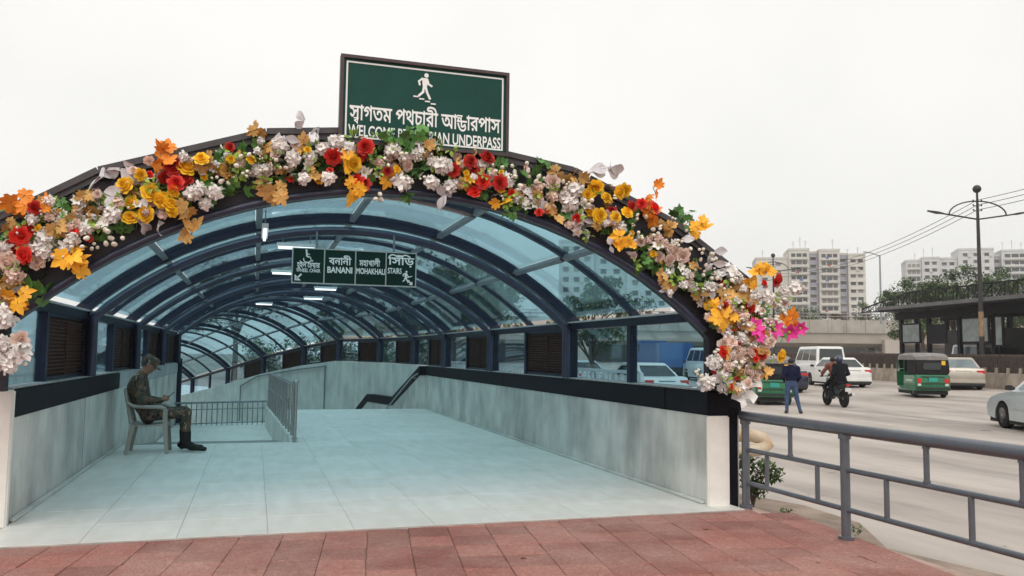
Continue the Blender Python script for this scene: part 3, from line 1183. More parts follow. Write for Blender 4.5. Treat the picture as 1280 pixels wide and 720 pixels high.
# ------------------------------------------------------------------ the welcome sign on top
M_sign = mat('sign green', (0.012, 0.062, 0.049), 0.5, var=0.12, vscale=3, spec=0.15)
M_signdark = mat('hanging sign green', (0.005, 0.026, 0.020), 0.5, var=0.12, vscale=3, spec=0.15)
M_letter = mat('reflective white lettering', (0.82, 0.83, 0.82), 0.5)
M_signframe = mat('maroon sign frame', (0.055, 0.032, 0.036), 0.5, var=0.2, vscale=8)
SX0, SX1, SZ0, SZ1, SY = .614, 2.118, 3.221, 3.989, 6.985
sign = thing('welcome_sign', 'large dark green welcome sign with white lettering standing on the arch', 'sign', (1.366, 7.03, SZ0))
MB().bx(SX0 + .02, SX1 - .02, SY + .012, SY + .07, SZ0 + .02, SZ1 - .02).build('sign_panel', M_sign, sign, world=True)
for a in ((SX0, SX1, SZ1 - .028, SZ1), (SX0, SX1, SZ0, SZ0 + .028), (SX0, SX0 + .028, SZ0 + .029, SZ1 - .029), (SX1 - .028, SX1, SZ0 + .029, SZ1 - .029)):
    MB().bx(a[0], a[1], SY - .012, SY + .085, a[2], a[3]).build('frame_bar', M_signframe, sign, world=True)
mb = MB()
e = .05
for a in ((SX0 + e, SX1 - e, SZ1 - e - .014, SZ1 - e), (SX0 + e, SX1 - e, SZ0 + e, SZ0 + e + .014), (SX0 + e, SX0 + e + .014, SZ0 + e + .0142, SZ1 - e - .0142), (SX1 - e - .014, SX1 - e, SZ0 + e + .0142, SZ1 - e - .0142)):
    mb.bx(a[0], a[1], SY + .009, SY + .0115, a[2], a[3])
mb.build('border_line', M_letter, sign, world=True)
for x in (.9, 1.85):
    MB().bx(x - .025, x + .025, SY + .09, SY + .115, 3.0, SZ1 - .1).build('bracket', M_signframe, sign, world=True)
W = .5
V, F = write_line([('স', 1, 1, 0, 0, 0), ('ব', .52, .42, .15, -.085, 0), ('স', 1, 1, 0, 0, 1), ('াগতম পথচারী আ', 1, 1, 0, 0, 1), ('ন', .62, .5, .0, .175, 0), ('ড', 1, .82, 0, -.05, 1), ('ারপাস', 1, 1, 0, 0, 1)],
                  W, .008, SX0 + .085, SX1 - .075, 3.432, .19)
plate('lettering', V, F, SY + .0105, M_letter, sign)
V, F = write_line([('WELCOME PEDESTRIAN UNDERPASS', 1, 1, 0, 0, 1)], W, .010, SX0 + .078, SX1 - .070, 3.290, .138)
plate('lettering', V, F, SY + .0105, M_letter, sign)


def walker(cx, cz, h, y, parent, steps_=True, arrow=False, name='pedestrian_symbol'):
    """white walking figure on steps, h metres tall, lying on a panel"""
    mb = MB()

    lay = [0]

    def poly(pts):
        n = len(pts)
        lay[0] += 1
        y_ = y - .0004 * lay[0]
        vs = [(cx + px * h, y_, cz + pz * h) for px, pz in pts] + [(cx + px * h, y + .003, cz + pz * h) for px, pz in pts]
        mb.add(vs, [tuple(range(n)), tuple(range(2 * n - 1, n - 1, -1))] + [(i, (i + 1) % n, n + (i + 1) % n, n + i) for i in range(n)])

    def limb(pts, w):
        for (a, b) in zip(pts[:-1], pts[1:]):
            d = Vector((b[0] - a[0], b[1] - a[1])).normalized()
            s = Vector((-d.y, d.x)) * w / 2
            a2, b2 = Vector(a) - d * w * .45, Vector(b) + d * w * .45
            poly([tuple(a2 - s), tuple(b2 - s), tuple(b2 + s), tuple(a2 + s)])
    poly([(.06 + .085 * math.cos(i * math.pi / 7), .91 + .085 * math.sin(i * math.pi / 7)) for i in range(14)])
    poly([(-.10, .80), (.11, .80), (.11, .60), (.07, .42), (-.06, .42), (-.09, .60)])
    limb([(-.10, .77), (-.22, .66), (-.19, .54)], .07)
    limb([(.10, .74), (.15, .58), (.26, .52)], .07)
    limb([(.04, .45), (.10, .24), (.20, .04)], .085)
    limb([(-.03, .45), (-.06, .26), (-.20, .12)], .085)
    if steps_:
        for k in range(4):
            x0, z0 = -.42 + k * .22, .09 - k * .075
            poly([(x0, z0 - .05), (x0 + .19, z0 - .05), (x0 + .19, z0), (x0, z0)])
    if arrow:
        limb([(-.1, .35), (.50, .55)], .06)
        limb([(.22, .20), (.48, -.08)], .10)
        poly([(.58, -.18), (.55, .12), (.28, -.15)])
    return mb.build(name, M_letter, parent, world=True)


walker(1.345, 3.672, .235, SY + .0105, sign)

# ------------------------------------------------------------------ hanging direction sign inside
HX0, HX1, HZ0, HZ1, HY = .426, 2.043, 2.330, 2.794, 10.98
hs = thing('hanging_sign', 'dark green hanging direction sign with four white lettered panels', 'sign', (1.235, HY, HZ1))
PW = (HX1 - HX0) / 4
for k in range(4):
    MB().bx(HX0 + PW * k + .008, HX0 + PW * (k + 1) - .008, HY, HY + .05, HZ0 + .012, HZ1 - .012).build('sign_panel', M_signdark, hs, world=True)
M_hsframe = mat('pale sign edging', (.42, .46, .44), .5, .3)
mb = MB()
for k in range(5):
    x = HX0 + PW * k
    mb.bx(x - .007, x + .007, HY - .006, HY + .055, HZ0 + .013, HZ1 - .013)
mb.bx(HX0 - .007, HX1 + .007, HY - .006, HY + .055, HZ1 - .0128, HZ1)
mb.bx(HX0 - .007, HX1 + .007, HY - .006, HY + .055, HZ0, HZ0 + .0128)
mb.build('frame', M_hsframe, hs, world=True)
mb = MB()
for x in (HX0 + .3, HX1 - .3):
    mb.tube([(x, HY + .025, HZ1), (x, HY + .025, 3.02)], .014, 8)
mb.build('hanger_rod', M_alu, hs, world=True)
LY = HY - .003


def hline(txt, k, x0, x1, z, hgt, bold=.010):
    V, F = write_line([(txt, 1, 1, 0, 0, 1)], .5, bold, HX0 + PW * (k + x0), HX0 + PW * (k + x1), z, hgt)
    plate('lettering', V, F, LY, M_letter, hs)


hline('হুইল েচয়ার', 0, .14, .86, 2.54, .095)
hline('WHEEL CHAIR', 0, .12, .88, 2.478, .064)
hline('বনানী', 1, .14, .86, 2.592, .135)
hline('BANANI', 1, .10, .90, 2.483, .112, .014)
hline('মহাখালী', 2, .12, .80, 2.59, .115)
hline('MOHAKHALI', 2, .03, .97, 2.485, .105, .014)
hline('িসঁিড়', 3, .06, .94, 2.625, .150)
hline('STAIRS', 3, .06, .52, 2.505, .105)
walker(HX0 + PW * 3.66, 2.385, .165, LY, hs, False, True)
# wheelchair symbol and the arrow below it
mb = MB()
wx, wz = HX0 + PW * .46, 2.645
ring = [(wx + .048 * math.cos(a), wz + .04 * math.sin(a)) for a in [rad(-200 + i * 20) for i in range(13)]]
for a, b in zip(ring[:-1], ring[1:]):
    mb.bar((a[0], LY, a[1]), (b[0], LY, b[1]), .002, .012, (b[1] - a[1], 0, -(b[0] - a[0])))
for a, b, w in (((-.012, .10), (-.005, .035), .022), ((-.005, .035), (.035, .03), .018), ((.035, .03), (.055, -.02), .016), ((.055, -.02), (.075, -.015), .014), ((-.01, .07), (.03, .065), .012)):
    d = (b[1] - a[1], 0, -(b[0] - a[0]))
    mb.bar((wx + a[0], LY, wz + a[1]), (wx + b[0], LY, wz + b[1]), .002, w, d)
mb.ball((wx - .014, LY, wz + .115), .014, 8, 1, .1, 1)
mb.build('wheelchair_symbol', M_letter, hs, world=True)
mb = MB()
ax_, az_ = HX0 + PW * .08, 2.365
mb.bar((ax_ + .085, LY, az_ + .085), (ax_ + .02, LY, az_ + .02), .002, .022, (1, 0, -1))
mb.add([(ax_, LY - .001, az_), (ax_ + .08, LY - .001, az_), (ax_ + .055, LY - .001, az_ + .025), (ax_ + .025, LY - .001, az_ + .055), (ax_, LY - .001, az_ + .08)], [(0, 1, 2, 3, 4)])
mb.build('arrow_symbol', M_letter, hs, world=True)

# ------------------------------------------------------------------ flower garland on the fascia
PET = {
    'orange_maple': mat('orange leaf cloth', (.85, .27, .02), .6, var=.15, vscale=20, rnd=.15),
    'gold_maple': mat('dull gold leaf cloth', (.55, .31, .09), .65, var=.2, vscale=20, rnd=.25),
    'yellow_maple': mat('golden yellow leaf cloth', (.88, .43, .02), .6, var=.12, vscale=20, rnd=.12),
    'white_leaf': mat('silver white leaf cloth', (.68, .66, .68), .6, var=.08, vscale=20, rnd=.1),
    'red_rose': mat('red petal cloth', (.62, .025, .015), .6, var=.25, vscale=14, rnd=.35),
    'yellow_rose': mat('yellow petal cloth', (.90, .55, .02), .6, var=.12, vscale=14, rnd=.1),
    'white_ruffle': mat('white petal cloth', (.80, .76, .73), .65, var=.08, vscale=14, rnd=.1),
    'blush_rose': mat('blush petal cloth', (.78, .60, .52), .65, var=.1, vscale=14, rnd=.14),
    'white_bud': mat('cream bud cloth', (.80, .74, .64), .6, var=.1, vscale=14, rnd=.12),
    'green_ivy': mat('ivy green leaf cloth', (.075, .205, .04), .55, var=.35, vscale=16, rnd=.45),
    'lime_sprig': mat('lime green sprig cloth', (.22, .34, .04), .6, var=.2, vscale=20, rnd=.3),
    'magenta_flower': mat('magenta petal cloth', (.80, .04, .34), .6, var=.15, vscale=14, rnd=.1),
}
M_stem = mat('dark green stem', (.03, .06, .02), .7, var=.3, vscale=20)
M_heart = mat('lime flower heart', (.45, .50, .06), .7)


def mesh_of(mb, name, mats, smooth=60):
    o = mb.build(name, mats, smooth=smooth, fix=False)
    me = o.data
    bpy.data.objects.remove(o)
    return me


def rot_pts(pts, M, off=(0, 0, 0)):
    off = Vector(off)
    return [tuple(M @ Vector(p) + off) for p in pts]


def leaf_shape(kind, size, curl, rng):
    """single leaf: outline fan folded along the midrib, tip towards +y, normal +z; thin double skin"""
    if kind == 'maple':
        h = [(.10, -.36), (.26, -.44), (.38, -.30), (.34, -.18), (.52, -.10), (.54, .06), (.40, .08), (.46, .28), (.30, .34), (.20, .28), (.16, .46)]
        o = [(0, -.34)] + h + [(0, .66)] + [(-x, y) for x, y in reversed(h)]
    elif kind == 'ivy':
        o = [(0, -.30), (.18, -.40), (.42, -.20), (.30, .0), (.36, .22), (.14, .26), (0, .55), (-.14, .26), (-.36, .22), (-.30, .0), (-.42, -.20), (-.18, -.40)]
    else:
        o = [(0, -.5), (.16, -.34), (.30, -.10), (.30, .10), (.18, .32), (0, .56), (-.18, .32), (-.30, .10), (-.30, -.10), (-.16, -.34)]
    vs = [(0, 0, 0)]
    for x, y in o:
        r2 = x * x + y * y
        vs.append((x * size, y * size, size * (curl * r2 + .22 * abs(x) + rng.uniform(-.05, .05))))
    n = len(o)
    return vs, [(0, 1 + i, 1 + (i + 1) % n) for i in range(n)]


def leaf_mesh(kind, n, size, mats, seed, spread=.5):
    rng = random.Random(seed)
    mb = MB()
    for k in range(n):
        vs, fs = leaf_shape(kind, size * rng.uniform(.8, 1.15), rng.uniform(-1.1, .5), rng)
        E_ = Matrix.Rotation(rng.uniform(0, 6.28) if n > 1 else rng.uniform(-.6, .6), 3, 'Z') @ Matrix.Rotation(rng.uniform(-1.0, .6), 3, 'X') @ Matrix.Rotation(rng.uniform(-.9, .9), 3, 'Y')
        off = (0, 0, 0) if n == 1 else tuple(E_ @ Vector((0, size * spread, 0)))
        mb.add(rot_pts(vs, E_, off), fs, 0)
        mb.tube([(0, 0, -.03), tuple(Vector(off) * .5 + Vector((0, 0, -.01))), off], size * .018 + .0012, 4, 1)
    return mesh_of(mb, kind, mats)


def petal(w, l, cup, lean, ang, r0, z0, rng, ruff=.0):
    """one cupped petal (3x4 grid) starting at radius r0, leaning outwards"""
    vs, fs = [], []
    for j in range(4):
        v = j / 3
        wid = w * (.45 + .75 * math.sin(math.pi * (.18 + .62 * v)))
        for i in range(3):
            u = i - 1
            out = r0 + l * v * math.sin(lean) + cup * v * v * l * .7 - abs(u) * wid * .25
            up = z0 + l * v * math.cos(lean) - cup * v * v * l * .35
            x = u * wid * .5
            vs.append((x, out + rng.uniform(-ruff, ruff), up + rng.uniform(-ruff, ruff)))
    for j in range(3):
        for i in range(2):
            a = j * 3 + i
            fs.append((a, a + 1, a + 4, a + 3))
    return rot_pts(vs, Matrix.Rotation(ang, 3, 'Z')), fs


def rose_mesh(mats, size, seed):
    rng = random.Random(seed)
    mb = MB()
    s = size / 2
    for ring, (n, r0, l, lean, cup, w, z0) in enumerate(((3, .02, .50, .02, -.10, .42, .05), (3, .10, .52, .10, -.12, .60, .02), (5, .22, .56, .22, -.05, .62, -.02),
                                                       (5, .34, .62, .48, .10, .78, -.10), (6, .42, .66, .85, .25, .85, -.16), (7, .46, .74, 1.25, .35, .85, -.22))):
        for k in range(n):
            vs, fs = petal(w * s, l * s, cup, lean, 2 * math.pi * (k + .41 * ring) / n + rng.uniform(-.2, .2), r0 * s, z0 * s + rng.uniform(-.04, .04) * s, rng, .035 * s)
            mb.add(vs, fs, 0)
    mb.lathe([(.02 * s, -.55 * s), (.35 * s, -.40 * s), (.50 * s, -.15 * s), (.42 * s, .18 * s), (.16 * s, .38 * s), (.02 * s, .40 * s)], (0, 0, 0), n=8, mi=0)
    mb.lathe([(.02 * s, -.66 * s), (.28 * s, -.52 * s), (.40 * s, -.36 * s)], (0, 0, 0), n=6, mi=1)
    mb.tube([(0, 0, -.6 * s), (0.02, .03, -1.6 * s)], .003, 4, 1)
    return mesh_of(mb, 'rose', mats, 80)


def ruffle_mesh(mats, size, seed):
    """hydrangea-like head: florets of four petals over a dome"""
    rng = random.Random(seed)
    mb = MB()
    s = size / 2
    N = 17
    for k in range(N):
        z = 1 - 1.25 * (k + .5) / N
        a = k * 2.39996
        d = Vector((math.sqrt(max(0, 1 - z * z)) * math.cos(a), math.sqrt(max(0, 1 - z * z)) * math.sin(a), z))
        q = d.to_track_quat('Z', 'Y').to_matrix() @ Matrix.Rotation(rng.uniform(0, 3), 3, 'Z')
        p = d * s * rng.uniform(.45, .95)
        for j in range(4):
            f = .62 * s * rng.uniform(.7, 1.35)
            vs = [(0, 0, 0), (.42 * f, .45 * f, .12 * f), (.25 * f, 1.0 * f, .22 * f + rng.uniform(-.45, .45) * f), (-.25 * f, 1.0 * f, .22 * f + rng.uniform(-.2, .2) * f), (-.42 * f, .45 * f, .12 * f)]
            mb.add(rot_pts(vs, q @ Matrix.Rotation(j * math.pi / 2, 3, 'Z'), p), [(0, 1, 2), (0, 2, 3), (0, 3, 4)], 0)
    mb.ball((0, 0, -.1 * s), s * .55, 8, mi=0)
    mb.tube([(0, 0, -.6 * s), (0.0, .02, -1.5 * s)], .004, 4, 1)
    return mesh_of(mb, 'ruffle', mats, 50)


def bud_mesh(mats, size, seed, n=1):
    rng = random.Random(seed)
    mb = MB()
    s = size / 2
    for k in range(n):
        off = Vector((rng.uniform(-1, 1), rng.uniform(-1, 1), rng.uniform(-.4, .4))) * (size * .8 if n > 1 else 0)
        mb.lathe([(.1 * s, -.9 * s), (.62 * s, -.5 * s), (.80 * s, .1 * s), (.55 * s, .9 * s), (.10 * s, 1.35 * s)], off, (rng.uniform(-.4, .4), rng.uniform(-.4, .4), 1), 7, 0)
        mb.lathe([(.1 * s, -1.1 * s), (.45 * s, -.85 * s), (.80 * s, -.42 * s)], off, n=6, mi=1)
        mb.tube([off + Vector((0, 0, -1.0 * s)), off * .3 + Vector((0, .01, -2.6 * s))], .0022, 4, 1)
    return mesh_of(mb, 'bud', mats, 60)


def star_mesh(mats, size, seed):
    rng = random.Random(seed)
    mb = MB()
    for k in range(6):
        vs, fs = leaf_shape('oval', size * .55, -.4, rng)
        E_ = Matrix.Rotation(k * 1.0472 + rng.uniform(-.15, .15), 3, 'Z') @ Matrix.Rotation(.5, 3, 'X')
        mb.add(rot_pts(vs, E_, E_ @ Vector((0, size * .28, 0))), fs, 0)
    mb.ball((0, 0, .01), size * .09, 6, mi=1)
    return mesh_of(mb, 'star', mats, 60)


VAR = {}
for kind in ('orange_maple', 'gold_maple', 'yellow_maple'):
    VAR[kind] = [leaf_mesh('maple', n, .125, [PET[kind], M_stem], 3 + n + i, .42) for i, n in enumerate((2, 3, 4))]
VAR['white_leaf'] = [leaf_mesh('oval', n, .145, [PET['white_leaf'], PET['white_leaf']], 30 + n, .55) for n in (2, 3, 4)]
VAR['green_ivy'] = [leaf_mesh('ivy', n, .12, [PET['green_ivy'], M_stem], 60 + n, .6) for n in (3, 4, 5)]
VAR['red_rose'] = [rose_mesh([PET['red_rose'], M_stem], .118, s) for s in (1, 2, 3)]
VAR['yellow_rose'] = [rose_mesh([PET['yellow_rose'], M_stem], .105, s) for s in (4, 5, 6)]
VAR['blush_rose'] = [rose_mesh([PET['blush_rose'], M_stem], .115, s) for s in (7, 8)] + [ruffle_mesh([PET['blush_rose'], M_stem], .12, 9)]
VAR['white_ruffle'] = [ruffle_mesh([PET['white_ruffle'], M_stem], .135, s) for s in (11, 12, 13)]
VAR['lime_sprig'] = [leaf_mesh('oval', n, .055, [PET['lime_sprig'], M_stem], 90 + n, .9) for n in (5, 6, 7)]
VAR['white_lily'] = [star_mesh([PET['white_ruffle'], M_heart], .15, s) for s in (5, 6, 7)]
VAR['white_bud'] = [bud_mesh([PET['white_bud'], M_stem], .044, 20 + n, n) for n in (1, 2, 3, 4)]
VAR['magenta_flower'] = [star_mesh([PET['magenta_flower'], M_heart], .17, s) for s in (1, 2)]
PARTNAME = {'orange_maple': 'orange_leaf', 'gold_maple': 'gold_leaf', 'yellow_maple': 'yellow_leaf', 'white_leaf': 'white_leaf', 'red_rose': 'red_rose',
            'yellow_rose': 'yellow_rose', 'blush_rose': 'blush_rose', 'white_ruffle': 'white_blossom', 'white_bud': 'rose_bud', 'green_ivy': 'ivy_leaf', 'magenta_flower': 'magenta_flower', 'lime_sprig': 'lime_sprig', 'white_lily': 'white_lily'}
# X and Z in centimetres on the fascia plane
SPOTS = {
    'orange_maple': [(-174,256),(-154,253),(-72,300),(-75,291),(358,303),(348,291),(359,279),(463,183),(497,178),(507,182)],
    'gold_maple': [(-136,247),(-146,237),(-127,240),(-57,249),(-54,257),(-4,328),(1,312),(12,276),(6,281),(-39,294),(136,321),(261,313),(275,310),(287,303),(255,270),(376,266),(361,222),(430,203),(419,197),(448,208),(-119,249),(-52,239)],
    'yellow_maple': [(-136,216),(-134,207),(-171,183),(66,304),(74,281),(105,297),(171,300),(206,279),(321,255),(326,247),(315,250),(469,227),(462,219),(480,229),(434,186),(416,191),(425,182),(447,183),(400,265),(476,133),(404,271)],
    'white_leaf': [(-106,287),(-95,287),(-119,280),(-117,266),(-93,275),(-77,241),(-87,244),(-79,252),(33,336),(43,333),(17,321),(295,315),(311,319),(315,305),(399,257),(417,246),(414,234),(386,216),(441,229),(425,223),(434,211),(30,320),(147,294),(154,283),(275,278),(403,120),(412,126)],
    'red_rose': [(-162,250),(-165,235),(-170,228),(-178,219),(-167,214),(-67,290),(-59,281),(-64,276),(-73,281),(57,307),(80,312),(77,291),(84,288),(192,320),(175,313),(161,305),(183,306),(187,296),(180,288),(202,296),(313,279),(332,284),(344,288),(354,284),(473,217),(487,220),(456,192),(427,149),(441,202),(83,318)],
    'yellow_rose': [(-102,273),(-90,281),(-97,260),(-97,248),(-86,251),(-82,268),(-75,261),(-67,259),(-66,253),(-57,291),(-46,297),(-66,269),(296,299),(289,292),(307,291),(319,296),(324,298),(291,277),(299,273),(315,273),(327,278),(495,146),(74,303)],
    'white_ruffle': [(-139,237),(-136,228),(-154,227),(-156,218),(-140,221),(-110,249),(-47,272),(-42,263),(-35,272),(-53,270),(61,320),(47,313),(24,304),(54,290),(34,288),(14,314),(129,316),(107,318),(150,307),(143,310),(140,292),(158,290),(275,295),(271,283),(279,269),(267,288),(466,205),(479,204),(498,210),(510,213),(439,227),(448,221),(-177,148),(-167,142),(-179,136),(-173,132),(420,138),(429,128),(412,120),(433,118),(-177,166),(447,115),(115,291)],
    'blush_rose': [(-178,208),(-175,199),(-179,178),(254,302),(255,289),(241,287),(378,244),(371,235),(366,251),(385,240),(447,142),(460,146),(469,138),(456,130),(443,151),(474,150),(434,145),(465,126),(447,126),(-166,151),(429,157),(361,255)],
    'white_bud': [(-113,237),(-125,229),(-109,227),(-145,214),(-14,302),(-8,302),(-19,293),(-34,287),(-31,280),(-26,281),(-12,287),(198,311),(208,303),(203,309),(213,301),(230,304),(238,303),(244,300),(221,295),(224,288),(336,275),(348,275),(359,266),(340,256),(357,261),(376,276),(387,266),(393,247),(402,245),(408,234),(397,228),(404,225),(488,182),(479,175),(477,169),(470,185),(491,194),(500,188),(495,202),(452,173),(458,156),(442,138),(405,126),(401,130),(420,149),(11,300),(18,296),(2,292),(101,307),(115,312),(122,295),(95,275),(228,310),(263,298),(412,222),(421,215),(427,207),(446,196),(511,186),(-132,222),(-121,223),(-104,230),(-172,154),(-163,133),(217,309),(287,284),(417,240),(434,218),(380,252)],
    'green_ivy': [(-185,245),(-179,232),(-157,186),(-165,187),(-160,195),(-30,306),(-17,304),(-11,298),(-5,309),(97,324),(118,319),(121,337),(128,333),(97,310),(115,301),(119,284),(107,332),(224,313),(247,317),(232,281),(225,273),(394,284),(397,275),(344,235),(357,239),(351,224),(470,198),(465,190),(263,278),(336,282),(-104,235),(-26,297),(123,327),(-171,242),(139,334),(388,278),(217,275),(-17,274),(114,326)],
    'magenta_flower': [(465,165),(461,173),(506,170),(515,174),(485,172)],
}
garland = thing('flower_garland', 'long garland of artificial roses, blossoms and maple leaves along the arch', 'garland', (XC, 7.05, 2.9))
GL = garland.location
rng = random.Random(5)
PRO = {'green_ivy': (-.02, .05), 'white_bud': (-.16, -.05), 'white_ruffle': (-.10, -.02), 'blush_rose': (-.11, -.03), 'red_rose': (-.13, -.04), 'yellow_rose': (-.14, -.05)}


def put(kind, x, z, y=None, sc=1.0):
    lo, hi = PRO.get(kind, (-.14, -.02))
    yy = 7.03 + rng.uniform(lo, hi) if y is None else y
    o = link(PARTNAME[kind], rng.choice(VAR[kind]), garland, (x - GL.x, yy - GL.y, z - GL.z))
    tz = rng.uniform(-3.1, 3.1)
    o.rotation_euler = (rad(90) + rng.uniform(-.6, .45), rng.uniform(-.5, .5), rng.uniform(-.55, .55))
    o.rotation_euler = (o.rotation_euler.to_matrix() @ Matrix.Rotation(tz if kind not in ('orange_maple', 'gold_maple', 'yellow_maple') else rng.uniform(-1.3, 1.3) + math.pi * (rng.random() < .35), 3, 'Z')).to_euler()
    s = sc * rng.uniform(.78, 1.28)
    o.scale = (s, s, s)
    return o


for kind, pts in SPOTS.items():
    for (x, z) in pts:
        put(kind, x / 100, z / 100, sc={'red_rose': .88, 'white_ruffle': .92}.get(kind, 1.0), y=6.935 if kind == 'green_ivy' and 95 < x < 160 and z > 318 else None)
# twigs and filler along the garland line
LINE = [(-1.95, 1.62), (-1.86, 1.95), (-1.70, 2.28), (-1.45, 2.40), (-1.05, 2.60), (-.60, 2.80), (-.05, 2.98), (.45, 3.08), (1.0, 3.10), (1.55, 3.08),
        (2.15, 2.98), (2.70, 2.82), (3.2, 2.62), (3.7, 2.38), (4.1, 2.10), (4.45, 1.88), (4.62, 1.62), (4.50, 1.38), (4.36, 1.26)]
WID = [.08, .12, .18, .20, .17, .16, .16, .17, .17, .15, .15, .17, .17, .17, .17, .24, .26, .22, .12]


def on_line(t):
    i = min(int(t), len(LINE) - 2)
    f = t - i
    a, b = LINE[i], LINE[i + 1]
    return a[0] + (b[0] - a[0]) * f, a[1] + (b[1] - a[1]) * f, WID[i] + (WID[i + 1] - WID[i]) * f


def gz(m, sd):
    return max(-1.5 * sd, min(1.5 * sd, rng.gauss(m, sd)))


for k in range(230):
    x, z, w = on_line(rng.uniform(0, len(LINE) - 1.01))
    put('green_ivy', x + gz(0, w * .55), z + gz(0, w * .55), 7.045 + rng.uniform(-.04, .04), .85)
for k in range(80):
    x, z, w = on_line(rng.uniform(0, len(LINE) - 1.01))
    put('white_bud', x + gz(0, w * .7), z + gz(0, w * .7), None, .52)
for k in range(330):
    x, z, w = on_line(rng.uniform(0, len(LINE) - 1.01))
    put(rng.choice(('gold_maple', 'white_leaf', 'white_ruffle', 'blush_rose', 'gold_maple', 'blush_rose', 'white_ruffle', 'white_leaf', 'blush_rose', 'white_lily', 'white_lily', 'lime_sprig', 'lime_sprig')), x + gz(0, w * .55), z + gz(0, w * .55), 7.0 + rng.uniform(-.05, .04), .66)
for k in range(230):
    x, z, w = on_line(rng.uniform(0, len(LINE) - 1.01))
    put(rng.choice(('white_lily', 'white_ruffle', 'blush_rose', 'gold_maple', 'lime_sprig', 'white_leaf', 'blush_rose', 'red_rose', 'yellow_rose')), x + gz(0, w * .75), z + gz(0, w * .75), 6.99 + rng.uniform(-.07, .05), .5)
for k in range(80):
    x, z, w = on_line(rng.uniform(14.5, len(LINE) - 1.01))
    put(rng.choice(('blush_rose', 'white_ruffle', 'white_bud', 'gold_maple', 'blush_rose', 'white_lily', 'red_rose')), x + gz(0, w * .55), z + gz(0, w * .55), 6.95 + rng.uniform(-.06, .06), .66)
mb = MB()
for k in range(170):
    x, z, w = on_line(rng.uniform(0, len(LINE) - 1.01))
    a = Vector((x + rng.gauss(0, w * .4), 7.04, z + rng.gauss(0, w * .4)))
    d = Vector((rng.gauss(0, 1), rng.uniform(-1, .1), rng.gauss(0, 1))).normalized() * rng.uniform(.08, .22)
    mb.tube([a, a + d * .5 + Vector((0, 0, .02)), a + d], [.004, .003, .0015], 4)
for k in range(34):
    put(rng.choice(('white_lily', 'white_bud', 'lime_sprig', 'gold_maple', 'blush_rose', 'white_bud', 'white_ruffle', 'green_ivy')), 4.84 + gz(0, .12), 1.86 + gz(0, .15), 6.98 + rng.uniform(-.06, .04), .66)
for k in range(75):
    x, z, w = on_line(rng.uniform(0, len(LINE) - 1.01))
    put('lime_sprig', x + gz(0, w * .7), z + gz(0, w * .7), 6.93 + rng.uniform(-.03, .05), .9)
tw = mb.build('twigs', M_stem, garland, world=True)
tw['kind'] = 'stuff'
# the vine cord that carries the flowers, and the white ribbon tails at its right foot
mb = MB()
pts = [(LINE[i][0], 7.07, LINE[i][1]) for i in range(len(LINE))]
mb.tube(pts, .03, 6)
mb.build('carrier_cord', M_stem, garland, smooth=60, world=True)
mb = MB()
for k, (x, z, dx, dz, w) in enumerate(((4.42, 1.28, .22, -.26, .09), (4.40, 1.26, .10, -.30, .08), (4.46, 1.28, .26, -.14, .06))):
    vs = []
    for j in range(9):
        f = j / 8
        c = Vector((x + dx * f, 6.98 - .05 * math.sin(f * 7 + k), z + dz * f + .03 * math.sin(f * 9)))
        s = Vector((-dz, 0, dx)).normalized() * w * (.5 + .7 * f)
        vs += [c - s * .5 + Vector((0, .03 * math.sin(f * 12), 0)), c, c + s * .5 + Vector((0, -.03 * math.cos(f * 10), 0))]
    fs = [(j * 3 + i, j * 3 + i + 1, j * 3 + i + 4, j * 3 + i + 3) for j in range(8) for i in range(2)]
    mb.add(vs, fs)
mb.build('ribbon', PET['white_ruffle'], garland, smooth=60, world=True)

# ------------------------------------------------------------------ stainless railings by the steps
rl = thing('stair_railing', 'stainless steel railing of close upright bars on the step kerb', 'railing', (.5, 17, 0))
ya, yb = 13.75, 21.6


def rx(y):
    return XRAMP - .06 - (y - 13.6) * .036


mb = MB()
mb.tube([(rx(ya), ya, 0), (rx(ya), ya, .93)], .03, 12)
mb.lathe([(.055, 0), (.055, .012), (.03, .02)], (rx(ya), ya, .052), n=12)
mb.build('end_post', M_steel, rl, smooth=50, world=True)
MB().ball((rx(ya), ya, .955), .05, 12).build('post_ball', M_steel, rl, smooth=80, world=True)
mb = MB()
mb.tube([(rx(ya), ya, .90), (rx(yb), yb, .90)], .028, 10)
mb.build('top_rail', M_steel, rl, smooth=50, world=True)
mb = MB()
mb.tube([(rx(ya), ya, .52), (rx(yb), yb, .52)], .014, 8)
mb.build('mid_rail', M_steel, rl, smooth=50, world=True)
for k in range(1, 14):
    y = ya + (yb - ya) * k / 13
    mb = MB()
    mb.tube([(rx(y), y, .045), (rx(y), y, .885)], .019 if k % 4 else .024, 8)
    mb.build('bar', M_steel, rl, smooth=50, world=True)
rl = thing('landing_railing', 'grey steel railing of upright bars across the lower landing', 'railing', (-.7, 22, -.45))
yy = 22.2
M_dsteel = mat('grey painted steel rail', (.20, .23, .25), .45, .3, var=.2, vscale=10)
for nm, z, r in (('top_rail', .12, .024), ('mid_rail', -.05, .012), ('bottom_rail', -.40, .014)):
    mb = MB()
    mb.tube([(XL + .02, yy, z), (.34, yy, z + .04)], r, 8)
    mb.build(nm, M_dsteel, rl, smooth=50, world=True)
for k in range(19):
    x = XL + .06 + k * .122
    mb = MB()
    mb.tube([(x, yy, -.43), (x, yy, .115 + k * .002)], .014, 6)
    mb.build('bar', M_dsteel, rl, smooth=50, world=True)
tag(MB().bx(.62, .86, 21.5, 21.75, 0, .28).build('litter_bin', mat('grey plastic bin', (.12, .13, .13), .5, var=.2), bevel=.02),
    'small dark box on the floor behind the stainless railing', 'box')

